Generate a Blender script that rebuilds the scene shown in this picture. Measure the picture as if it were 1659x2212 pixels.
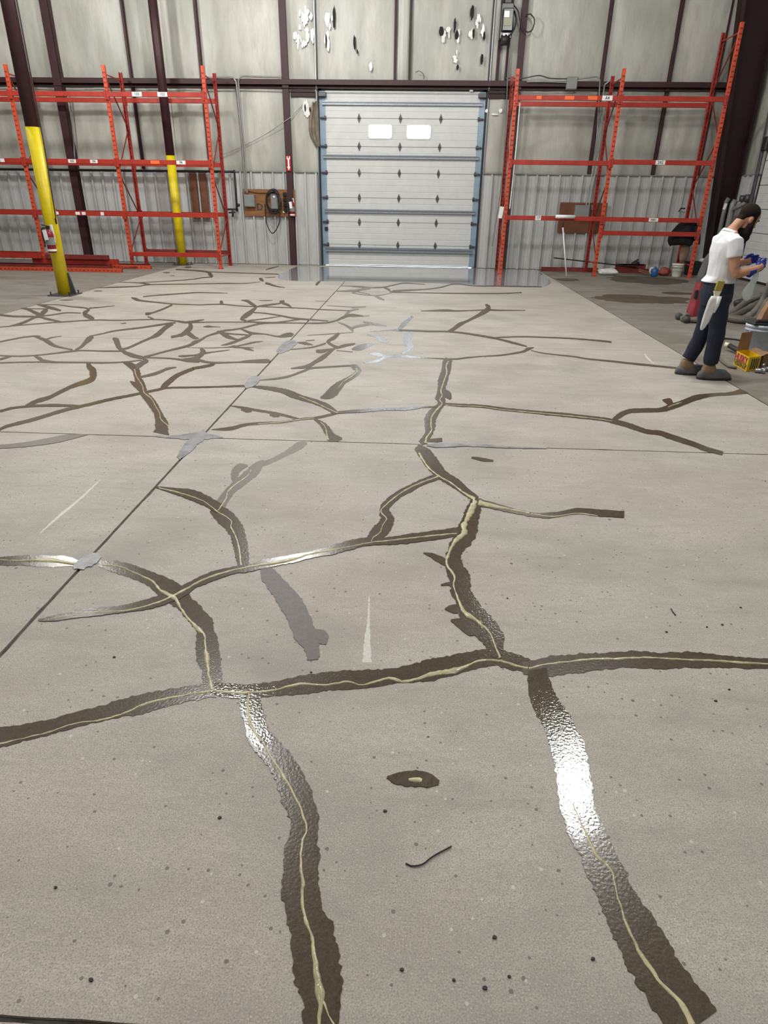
import bpy, bmesh, math, random
from mathutils import Vector, Matrix, Euler, noise
for o in list(bpy.data.objects): bpy.data.objects.remove(o)
SC = bpy.context.scene
COL = SC.collection
R = math.radians

# ------------------------------------------------------------------ camera
cam_d = bpy.data.cameras.new('camera'); cam = bpy.data.objects.new('camera', cam_d); COL.objects.link(cam)
PITCH, YAW, ROLL, EYE = 0.453015, 0.0436955, 0.0147241, 1.73
cp, sp = math.cos(PITCH), math.sin(PITCH)
fw = Vector((-math.sin(YAW)*cp, math.cos(YAW)*cp, -sp)); rt = Vector((math.cos(YAW), math.sin(YAW), 0)); up = rt.cross(fw)
rt2 = rt*math.cos(ROLL)+up*math.sin(ROLL); up2 = -rt*math.sin(ROLL)+up*math.cos(ROLL)
m = Matrix((rt2, up2, -fw)).transposed().to_4x4(); m.translation = (0, 0, EYE)
cam.matrix_world = m
cam_d.sensor_fit = 'VERTICAL'; cam_d.sensor_height = 24.0; cam_d.sensor_width = 18.0
cam_d.lens = 1385.96*24.0/2212.0; cam_d.clip_start = 0.05; cam_d.clip_end = 200
SC.camera = cam
# ------------------------------------------------------------------ sky outside, hall lamps, exposure
wd = bpy.data.worlds.new('sky'); SC.world = wd; wd.use_nodes = True
bgn = wd.node_tree.nodes['Background']; bgn.inputs[0].default_value = (0.80, 0.90, 1.0, 1); bgn.inputs[1].default_value = 8.0
def lamp(name, x, y, z, rad, power, col=(1.0, 0.985, 0.955)):
    d = bpy.data.lights.new(name, 'POINT'); d.shadow_soft_size = rad; d.energy = power; d.color = col
    o = bpy.data.objects.new(name, d); COL.objects.link(o); o.location = (x, y, z); return o
for (x, y, p) in ((-2.9, 14.2, 800), (2.75, 14.2, 210), (-8.8, 14.2, 640), (-2.9, 7.6, 680), (2.75, 7.4, 660), (-8.8, 7.6, 330), (-2.9, 1.6, 260), (2.75, 1.6, 260)):
    lamp('high_bay_lamp', x, y, 6.6, 0.32, p)
SC.view_settings.view_transform = 'Standard'; SC.view_settings.look = 'None'; SC.view_settings.gamma = 1.0
SC.view_settings.use_curve_mapping = False
SC.view_settings.exposure = 0.0

# ------------------------------------------------------------------ materials
def srgb(r, g, b):
    f = lambda c: (c/255/12.92) if c/255 <= 0.04045 else ((c/255+0.055)/1.055)**2.4
    return (f(r), f(g), f(b))
class NT:
    def __init__(s, name):
        s.m = bpy.data.materials.new(name); s.m.use_nodes = True; s.t = s.m.node_tree
        s.b = s.t.nodes['Principled BSDF']; s.co = s.t.nodes.new('ShaderNodeTexCoord').outputs['Object']
    def n(s, typ, **kw):
        nd = s.t.nodes.new(typ)
        for k, v in kw.items():
            if k in nd.inputs: s.set(nd.inputs[k], v)
            else: setattr(nd, k, v)
        return nd
    def set(s, inp, v):
        if isinstance(v, bpy.types.NodeSocket): s.t.links.new(v, inp)
        elif isinstance(v, tuple) and len(v) == 3 and inp.type == 'RGBA': inp.default_value = (*v, 1)
        else: inp.default_value = v
    def noise(s, scale, detail=4, rough=0.55, stretch=None, off=0.0):
        co = s.co
        if stretch or off:
            mp = s.n('ShaderNodeMapping'); s.t.links.new(co, mp.inputs[0])
            if stretch: mp.inputs['Scale'].default_value = stretch
            mp.inputs['Location'].default_value = (off, off*1.7, off*0.3); co = mp.outputs[0]
        nd = s.n('ShaderNodeTexNoise', Scale=scale, Detail=detail, Roughness=rough); s.t.links.new(co, nd.inputs['Vector'])
        return nd.outputs['Fac']
    def ramp(s, fac, stops):
        nd = s.n('ShaderNodeValToRGB'); s.t.links.new(fac, nd.inputs[0]); e = nd.color_ramp.elements
        while len(e) < len(stops): e.new(0.5)
        for el, (p, c) in zip(e, stops):
            el.position = p; el.color = (*c, 1) if isinstance(c, tuple) else (c, c, c, 1)
        return nd.outputs[0]
    def mix(s, fac, a, b, mode='MIX'):
        nd = s.n('ShaderNodeMix', data_type='RGBA', blend_type=mode)
        s.set(nd.inputs[0], fac); s.set(nd.inputs[6], a); s.set(nd.inputs[7], b); return nd.outputs[2]
    def math(s, op, a, b=0.0):
        nd = s.n('ShaderNodeMath', operation=op); s.set(nd.inputs[0], a); s.set(nd.inputs[1], b); return nd.outputs[0]
    def bump(s, h, strength, dist):
        nd = s.n('ShaderNodeBump', Strength=strength, Distance=dist); s.set(nd.inputs['Height'], h); s.t.links.new(nd.outputs[0], s.b.inputs['Normal'])
    def base(s, c): s.set(s.b.inputs['Base Color'], c)
    def p(s, **kw):
        for k, v in kw.items(): s.set(s.b.inputs[k.replace('_', ' ')], v)
def mk(name, c, rough=0.5, metal=0.0, vary=0.18, scale=6.0, bump=0.0, bscale=60, spec=0.5, coat=0.0):
    t = NT(name); f = t.noise(scale, 5)
    lo = tuple(v*(1-vary) for v in c); hi = tuple(min(1, v*(1+vary)) for v in c)
    t.base(t.ramp(f, [(0.3, lo), (0.7, hi)])); t.p(Roughness=rough, Metallic=metal)
    t.b.inputs['Specular IOR Level'].default_value = spec
    if coat: t.b.inputs['Coat Weight'].default_value = coat
    if bump: t.bump(t.noise(bscale, 3), bump, 0.004)
    return t.m
M = {}
def concrete(name, light, dark, speck, rough, grind):
    t = NT(name)
    big = t.noise(0.55, 4, 0.6); med = t.noise(3.2, 6, 0.62, (0.55, 1.25, 1), 3.1); fine = t.noise(46, 4, 0.7); grain = t.noise(210, 2, 0.6, None, 7.0)
    c = t.ramp(big, [(0.30, dark), (0.68, light)])
    c = t.mix(t.ramp(med, [(0.36, 0.55 if grind else 1.0), (0.62, 0.0)]), c, tuple(v*0.78 for v in dark))
    cl = t.noise(1.25, 6, 0.68, (0.8, 1.1, 1), 19.0); c = t.mix(t.ramp(cl, [(0.47, 0.0), (0.66, 0.72)]), c, tuple(v*0.62 for v in dark))
    stk = t.noise(5.5, 5, 0.7, (0.30, 1.7, 1), 23.0); c = t.mix(t.ramp(stk, [(0.52, 0.0), (0.72, 0.5)]), c, tuple(v*0.62 for v in dark))
    c = t.mix(t.ramp(t.noise(0.9, 3, 0.5, None, 31.0), [(0.40, 0.0), (0.65, 0.22)]), c, (dark[0]*1.18, dark[1]*1.02, dark[2]*1.0))
    c = t.mix(t.ramp(fine, [(0.35, 0.5), (0.6, 0.0)]), c, tuple(v*0.72 for v in dark))
    c = t.mix(t.ramp(grain, [(0.36, 0.9), (0.50, 0.0), (0.62, 0.0)]), c, tuple(v*0.62 for v in dark))
    c = t.mix(t.ramp(grain, [(0.60, 0.0), (0.72, 0.55)]), c, tuple(min(1, v*1.35) for v in light))
    # exposed aggregate: sparse dark and pale stones
    vo = t.n('ShaderNodeTexVoronoi', Scale=34.0, feature='F1'); t.t.links.new(t.co, vo.inputs['Vector'])
    sep = t.n('ShaderNodeSeparateColor'); t.t.links.new(vo.outputs['Color'], sep.inputs[0])
    near = t.math('LESS_THAN', vo.outputs['Distance'], t.math('MULTIPLY', sep.outputs[1], 0.22))
    darkpit = t.math('MULTIPLY', near, t.math('GREATER_THAN', sep.outputs[0], 0.62))
    palepit = t.math('MULTIPLY', near, t.math('LESS_THAN', sep.outputs[0], 0.10))
    c = t.mix(t.math('MULTIPLY', darkpit, 0.60), c, (0.055, 0.05, 0.047))
    c = t.mix(t.math('MULTIPLY', palepit, 0.5), c, (0.72, 0.70, 0.66))
    vo2 = t.n('ShaderNodeTexVoronoi', Scale=9.0, feature='F1'); t.t.links.new(t.co, vo2.inputs['Vector'])
    sep2 = t.n('ShaderNodeSeparateColor'); t.t.links.new(vo2.outputs['Color'], sep2.inputs[0])
    pit2 = t.math('MULTIPLY', t.math('LESS_THAN', vo2.outputs['Distance'], t.math('MULTIPLY', sep2.outputs[1], 0.10)), t.math('GREATER_THAN', sep2.outputs[0], 0.82))
    c = t.mix(t.math('MULTIPLY', pit2, 0.75), c, (0.05, 0.045, 0.042))
    if not grind:
        st = t.noise(0.75, 5, 0.65, (0.8, 1.6, 1), 11.0); c = t.mix(t.ramp(st, [(0.50, 0.0), (0.68, 0.75)]), c, speck)
        st2 = t.noise(2.4, 5, 0.65, (1, 2, 1), 5.0); c = t.mix(t.ramp(st2, [(0.55, 0.0), (0.75, 0.5)]), c, tuple(v*0.55 for v in dark))
    t.base(c); t.p(Roughness=rough); t.b.inputs['Specular IOR Level'].default_value = 0.35
    t.bump(t.math('ADD', fine, grain), 0.22, 0.0012)
    return t.m
M['ground'] = concrete('ground_concrete', (0.565, 0.525, 0.466), (0.445, 0.412, 0.364), None, 0.62, True)
M['aged'] = concrete('aged_concrete', (0.37, 0.347, 0.305), (0.255, 0.237, 0.208), (0.15, 0.125, 0.085), 0.58, False)
M['bed'] = mk('joint_bed', (0.10, 0.09, 0.08), 0.9, 0, 0.5, 20)
def resin(name, c1, c2, rough, bstr):
    t = NT(name); f = t.noise(28, 4, 0.65); g = t.noise(190, 3, 0.7)
    t.base(t.mix(t.ramp(g, [(0.40, 0.0), (0.66, 0.45)]), t.ramp(f, [(0.3, c1), (0.7, c2)]), tuple(v*1.7 for v in c2)))
    t.p(Roughness=rough); t.b.inputs['Specular IOR Level'].default_value = 0.75 if rough < 0.1 else 0.38
    t.bump(t.math('ADD', t.noise(105, 1, 0.5, None, 4.0), t.math('MULTIPLY', g, 0.45)), bstr, 0.0016); return t.m
M['resin_d'] = resin('wet_resin', (0.052, 0.039, 0.024), (0.082, 0.063, 0.042), 0.21, 0.26)
M['resin_s'] = resin('wet_sparkling_resin', (0.052, 0.039, 0.024), (0.082, 0.063, 0.042), 0.06, 0.32)
M['resin_f'] = resin('pale_resin', (0.088, 0.072, 0.054), (0.135, 0.113, 0.09), 0.42, 0.25)  # paler brown: less pigment on near strips, glare painted into the far ones
M['resin_m'] = resin('matte_resin', (0.058, 0.044, 0.030), (0.088, 0.069, 0.049), 0.55, 0.15)
M['resin_p'] = resin('purplish_resin', (0.066, 0.054, 0.046), (0.105, 0.090, 0.080), 0.45, 0.35)
M['resin_c'] = mk('pale_scratch', (0.60, 0.572, 0.525), 0.6, 0, 0.12, 60)
M['resin_w'] = resin('glossy_resin', (0.055, 0.042, 0.028), (0.085, 0.067, 0.046), 0.24, 0.18)
M['bead'] = mk('resin_bead', (0.47, 0.43, 0.25), 0.22, 0, 0.3, 14, 0.5, 60)
M['filler'] = mk('joint_filler', (0.27, 0.275, 0.285), 0.30, 0, 0.35, 9, 0.6, 90)
t = NT('floor_coating'); t.base(t.ramp(t.noise(160, 2), [(0.35, (0.27, 0.275, 0.28)), (0.65, (0.40, 0.405, 0.41))])); t.p(Roughness=0.07); t.b.inputs['Coat Weight'].default_value = 0.6; M['coat'] = t.m
def vinyl():
    t = NT('insulation_vinyl'); a = t.noise(0.8, 5, 0.6, (1.6, 1, 0.35)); b = t.noise(5, 5, 0.6, (1, 1, 0.3), 2.0)
    c = t.ramp(a, [(0.32, (0.33, 0.33, 0.295)), (0.66, (0.515, 0.505, 0.458))])
    c = t.mix(t.ramp(b, [(0.34, 0.45), (0.55, 0.0)]), c, (0.30, 0.285, 0.235))
    t.base(c); t.p(Roughness=0.42); t.bump(t.noise(9, 5, 0.6, (1, 1, 0.45)), 0.30, 0.02); return t.m
M['vinyl'] = vinyl()
M['vinyl_gloss'] = mk('torn_vinyl', (0.74, 0.74, 0.70), 0.08, 0, 0.1, 10, 1.0, 26, 0.8)
M['tear'] = mk('tear_hole', (0.016, 0.014, 0.012), 0.9)
M['brown_felt'] = mk('brown_felt', (0.21, 0.175, 0.13), 0.85, 0, 0.3, 8, 0.5, 20)
def liner():
    t = NT('liner_panel_paint'); a = t.noise(1.6, 5, 0.6, (3, 3, 0.4)); b = t.noise(14, 4, 0.6, (2, 2, 0.25))
    c = t.ramp(a, [(0.3, (0.44, 0.44, 0.43)), (0.68, (0.52, 0.52, 0.51))]); c = t.mix(t.ramp(b, [(0.34, 0.25), (0.55, 0.0)]), c, (0.35, 0.345, 0.33))
    t.base(c); t.p(Roughness=0.45); return t.m
M['liner'] = liner()
M['trimgrey'] = mk('trim_grey', (0.22, 0.22, 0.21), 0.5)
M['maroon'] = mk('maroon_primer', srgb(54, 24, 26), 0.55, 0, 0.2, 3, 0.2, 40)
M['maroon_dark'] = mk('maroon_primer_dark', srgb(40, 14, 14), 0.6, 0, 0.2, 3)
M['yellow'] = mk('safety_yellow', srgb(214, 192, 8), 0.42, 0, 0.10, 7, 0.15, 90)
M['orange'] = mk('rack_orange', srgb(202, 76, 44), 0.45, 0, 0.18, 9, 0.15, 60)
M['red'] = mk('rack_red', srgb(166, 48, 34), 0.45, 0, 0.18, 7, 0.15, 60)
M['red_dull'] = mk('rack_red_dull', srgb(118, 42, 36), 0.6, 0, 0.25, 8)
M['black'] = mk('black_rubber', (0.015, 0.015, 0.016), 0.5)
M['blackgloss'] = mk('black_plastic', (0.02, 0.02, 0.022), 0.28)
M['steel'] = mk('galvanised_steel', (0.36, 0.37, 0.38), 0.38, 0.7, 0.15, 20)
M['steel_dark'] = mk('dark_steel', (0.09, 0.09, 0.095), 0.45, 0.5)
M['strut'] = mk('strut_steel', (0.27, 0.30, 0.33), 0.4, 0.5, 0.15, 20)
M['jamb'] = mk('daylit_jamb_steel', srgb(136, 158, 174), 0.35, 0.0, 0.15, 3)  # steel tinted pale blue: daylight from outside painted into the colour
M['doorwhite'] = mk('door_panel_paint', (0.58, 0.59, 0.575), 0.42, 0, 0.05, 4, 0.1, 120)
M['white'] = mk('white_paint', (0.80, 0.80, 0.79), 0.4, 0, 0.05)
M['greybox'] = mk('grey_enamel', srgb(128, 132, 130), 0.4, 0, 0.08)
M['conduit'] = mk('conduit_steel', srgb(150, 150, 146), 0.35, 0.4, 0.1)
def plywood():
    t = NT('plywood'); a = t.noise(3, 5, 0.6, (0.6, 1, 6)); t.base(t.ramp(a, [(0.3, srgb(112, 72, 38)), (0.7, srgb(150, 104, 60))])); t.p(Roughness=0.6); return t.m
M['ply'] = plywood()
M['plank'] = mk('brown_plank', srgb(108, 66, 40), 0.6, 0, 0.25, 6)
M['orange_tag'] = mk('orange_tag', srgb(240, 110, 50), 0.5, 0, 0.06)
M['tag'] = mk('white_tag', (0.82, 0.82, 0.80), 0.5, 0, 0.04)
M['ink'] = mk('black_ink', (0.03, 0.04, 0.035), 0.6)
M['sign_red'] = mk('sign_red', srgb(190, 24, 30), 0.4, 0, 0.06)
M['ext_red'] = mk('extinguisher_red', srgb(128, 16, 34), 0.3, 0, 0.1)
t = NT('frosted_daylit_pane'); t.base((0.9, 0.93, 0.95)); t.p(Roughness=0.12); t.b.inputs['Emission Color'].default_value = (0.78, 0.89, 1.0, 1); t.b.inputs['Emission Strength'].default_value = 42.0; M['glass'] = t.m
M['apron'] = mk('outside_apron', (0.6, 0.6, 0.6), 0.9)
M['skin'] = mk('skin', srgb(190, 140, 112), 0.5, 0, 0.10, 18)
M['hair'] = mk('dark_hair', (0.016, 0.010, 0.008), 0.85, 0, 0.4, 60, 0.6, 200, 0.2)
M['tee'] = mk('white_cotton', (0.80, 0.81, 0.84), 0.85, 0, 0.05, 12, 0.3, 30)
M['denim'] = mk('dark_denim', srgb(25, 33, 52), 0.85, 0, 0.30, 14, 0.4, 120)
M['boot'] = mk('tan_boot_leather', srgb(134, 112, 86), 0.8, 0, 0.2, 14)
M['overshoe'] = mk('dusty_rubber', srgb(92, 94, 96), 0.7, 0, 0.35, 12)
M['glove'] = mk('blue_nitrile', srgb(10, 40, 136), 0.45, 0, 0.15, 14)
M['eye'] = mk('eye', (0.03, 0.025, 0.02), 0.2)
M['clearfilm'] = None
t = NT('clear_film'); t.base((0.80, 0.86, 0.86)); t.p(Roughness=0.25, Alpha=0.55); M['clearfilm'] = t.m
M['machine_red'] = mk('dusty_machine_red', srgb(136, 44, 54), 0.6, 0, 0.35, 7)
M['dust'] = mk('dusty_grey', srgb(118, 112, 104), 0.85, 0, 0.25, 9)
M['shroud'] = mk('dark_shroud', srgb(74, 74, 74), 0.7, 0, 0.25, 7)
M['hose'] = mk('grey_hose', srgb(96, 92, 84), 0.6, 0, 0.2, 8)
M['pail'] = mk('pail_plastic', srgb(186, 194, 206), 0.4, 0, 0.06, 5)
M['pailw'] = mk('white_pail_plastic', srgb(205, 205, 192), 0.45, 0, 0.06, 5)
M['kraft'] = mk('kraft_card', srgb(146, 112, 78), 0.8, 0, 0.15, 9)
M['boxyellow'] = mk('box_yellow', srgb(226, 188, 22), 0.45, 0, 0.06, 6)
M['magenta'] = mk('print_magenta', srgb(170, 30, 90), 0.5, 0, 0.05)
M['olive'] = mk('olive_yellow', srgb(176, 160, 76), 0.7, 0, 0.15)
M['cream'] = mk('cream_cloth', srgb(236, 230, 200), 0.8, 0, 0.06)
M['whitecloth'] = mk('white_cloth', (0.80, 0.80, 0.78), 0.9, 0, 0.06, 14, 0.5, 30)
M['blackcloth'] = mk('black_cloth', (0.012, 0.011, 0.013), 0.95)
M['tancloth'] = mk('tan_cloth', srgb(132, 108, 88), 0.9, 0, 0.2)
M['bluepl'] = mk('blue_plastic', srgb(30, 84, 140), 0.35, 0, 0.15)
M['redbag'] = mk('red_bag', srgb(140, 64, 56), 0.6, 0, 0.3, 12)
M['wood'] = mk('scrap_wood', srgb(150, 116, 78), 0.7, 0, 0.2)
M['green'] = mk('green_card', srgb(120, 140, 70), 0.6)
M['chip'] = mk('dark_chip', (0.045, 0.04, 0.038), 0.8)
M['lit_label'] = mk('glossy_white_label', (0.88, 0.88, 0.84), 0.25, 0, 0.03)
M['beige'] = mk('beige_enamel', srgb(140, 140, 112), 0.4)

# ------------------------------------------------------------------ mesh helpers
class MB:
    def __init__(s): s.v = []; s.f = []; s.mi = []; s.cur = 0
    def add(s, vs, fs):
        b = len(s.v); s.v += [Vector(v) for v in vs]
        for f in fs: s.f.append(tuple(b+i for i in f)); s.mi.append(s.cur)
        return s
    def box(s, c, d, rot=None, bev=0.0):
        hx, hy, hz = d[0]/2, d[1]/2, d[2]/2; c = Vector(c); rm = rot if rot is not None else Matrix.Identity(3)
        if bev <= 0:
            vs = [(x, y, z) for x in (-hx, hx) for y in (-hy, hy) for z in (-hz, hz)]
            fs = [(0, 1, 3, 2), (4, 6, 7, 5), (0, 4, 5, 1), (2, 3, 7, 6), (0, 2, 6, 4), (1, 5, 7, 3)]
        else:
            b = min(bev, hx*0.9, hy*0.9, hz*0.9); vs = []; idx = {}
            for x in (-1, 1):
                for y in (-1, 1):
                    for z in (-1, 1):
                        for a in range(3):
                            p = [x*(hx-b), y*(hy-b), z*(hz-b)]; p[a] = (x, y, z)[a]*(hx, hy, hz)[a]
                            idx[(x, y, z, a)] = len(vs); vs.append(tuple(p))
            fs = []
            for a in range(3):
                o = [i for i in range(3) if i != a]
                for sg in (-1, 1):
                    q = []
                    for (u, w) in ((-1, -1), (1, -1), (1, 1), (-1, 1)):
                        k = [0, 0, 0]; k[a] = sg; k[o[0]] = u; k[o[1]] = w; q.append(idx[(*k, a)])
                    fs.append(tuple(q))
            for a in range(3):
                o = [i for i in range(3) if i != a]
                for u in (-1, 1):
                    for w in (-1, 1):
                        k0 = [0, 0, 0]; k0[a] = -1; k0[o[0]] = u; k0[o[1]] = w; k1 = list(k0); k1[a] = 1
                        fs.append((idx[(*k0, o[0])], idx[(*k1, o[0])], idx[(*k1, o[1])], idx[(*k0, o[1])]))
            for x in (-1, 1):
                for y in (-1, 1):
                    for z in (-1, 1): fs.append(tuple(idx[(x, y, z, a)] for a in range(3)))
        return s.add([c + rm @ Vector(v) for v in vs], fs)
    def loft(s, rings, cap=True, closed=True):
        n = len(rings[0]); vs = [p for r in rings for p in r]; fs = []
        for i in range(len(rings)-1):
            for j in range(n if closed else n-1):
                k = (j+1) % n; fs.append((i*n+j, i*n+k, (i+1)*n+k, (i+1)*n+j))
        if cap and closed: fs.append(tuple(range(n-1, -1, -1))); fs.append(tuple((len(rings)-1)*n+j for j in range(n)))
        return s.add(vs, fs)
    def tube(s, path, r, n=8, cap=True):
        P = [Vector(p) for p in path]; rr = r if isinstance(r, (list, tuple)) else [r]*len(P); rings = []; u = None
        for i, p in enumerate(P):
            t = (P[min(i+1, len(P)-1)]-P[max(i-1, 0)]).normalized()
            if u is None: u = t.orthogonal().normalized()
            else:
                u = u - t*u.dot(t)
                u = u.normalized() if u.length > 1e-5 else t.orthogonal().normalized()
            w = t.cross(u); rings.append([p + (u*math.cos(2*math.pi*k/n)+w*math.sin(2*math.pi*k/n))*rr[i] for k in range(n)])
        return s.loft(rings, cap)
    def lathe(s, prof, c=(0, 0, 0), n=20, mat=None, cap=True):
        c = Vector(c); rm = mat if mat is not None else Matrix.Identity(3)
        return s.loft([[c + rm @ Vector((r*math.cos(2*math.pi*k/n), r*math.sin(2*math.pi*k/n), z)) for k in range(n)] for r, z in prof], cap)
    def prism(s, poly, fn, h0, h1):
        n = len(poly); a = [fn(u, w, h0) for u, w in poly]; b = [fn(u, w, h1) for u, w in poly]
        fs = [tuple(range(n-1, -1, -1)), tuple(range(n, 2*n))] + [(i, (i+1) % n, n+(i+1) % n, n+i) for i in range(n)]
        return s.add(a+b, fs)
    def ell(s, c, r, rot=None, nu=14, nv=9):
        rm = rot if rot is not None else Matrix.Identity(3); rings = []
        for j in range(nv+1):
            a = -math.pi/2 + math.pi*j/nv; ca = max(math.cos(a), 0.02)
            rings.append([Vector(c) + rm @ Vector((r[0]*ca*math.cos(2*math.pi*k/nu), r[1]*ca*math.sin(2*math.pi*k/nu), r[2]*math.sin(a))) for k in range(nu)])
        return s.loft(rings)
    def text(s, body, size, fn, h0=0.0, h1=0.0015, bold=0.0):
        cu = bpy.data.curves.new('lettering', 'FONT'); cu.body = body; cu.size = size; cu.align_x = 'CENTER'; cu.align_y = 'CENTER'; cu.resolution_u = 2; cu.offset = bold
        ob = bpy.data.objects.new('lettering', cu); COL.objects.link(ob)
        me = bpy.data.meshes.new_from_object(ob.evaluated_get(bpy.context.evaluated_depsgraph_get()))
        s.add([fn(v.co.x, v.co.y, h1) for v in me.vertices], [tuple(p.vertices) for p in me.polygons])
        bpy.data.objects.remove(ob); bpy.data.curves.remove(cu); bpy.data.meshes.remove(me); return s
    def build(s, name, mats, parent=None, smooth=False, kind=None, label=None, org=None):
        me = bpy.data.meshes.new(name); o0 = Vector(org) if org is not None else (root_of(parent).location if parent else Vector((0, 0, 0)))
        me.from_pydata([tuple(v-o0) for v in s.v], [], s.f)
        for q in (mats if isinstance(mats, (list, tuple)) else [mats]): me.materials.append(M[q])
        for p, i in zip(me.polygons, s.mi): p.material_index = i; p.use_smooth = smooth
        bm = bmesh.new(); bm.from_mesh(me); bmesh.ops.recalc_face_normals(bm, faces=bm.faces); bm.to_mesh(me); bm.free()
        o = bpy.data.objects.new(name, me); COL.objects.link(o)
        if parent: o.parent = parent
        elif org is not None: o.location = o0
        if kind: o['kind'] = kind
        if label: o['label'] = label
        return o
def root_of(o):
    while o.parent: o = o.parent
    return o
def thing(name, label, cat, loc, group=None):
    o = bpy.data.objects.new(name, None); o.empty_display_size = 0.1; COL.objects.link(o); o.location = loc
    o['label'] = label; o['category'] = cat
    if group: o['group'] = group
    return o
def tag(o, label, cat, group=None):
    o['label'] = label; o['category'] = cat
    if group: o['group'] = group
    return o
def structure(name, loc=(0, 0, 0)):
    o = bpy.data.objects.new(name, None); COL.objects.link(o); o.location = loc; o['kind'] = 'structure'; return o
def crom(P, step):
    P = [Vector(p) for p in P]; out = []
    for i in range(len(P)-1):
        p0 = P[max(i-1, 0)]; p1 = P[i]; p2 = P[i+1]; p3 = P[min(i+2, len(P)-1)]
        n = max(1, int((p2-p1).length/step))
        for k in range(n):
            t = k/n; out.append(0.5*((2*p1)+(p2-p0)*t+(2*p0-5*p1+4*p2-p3)*t*t+(3*p1-p0-3*p2+p3)*t*t*t))
    out.append(P[-1]); return out
def N3(x, y, z): return noise.noise(Vector((x, y, z)))

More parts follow.
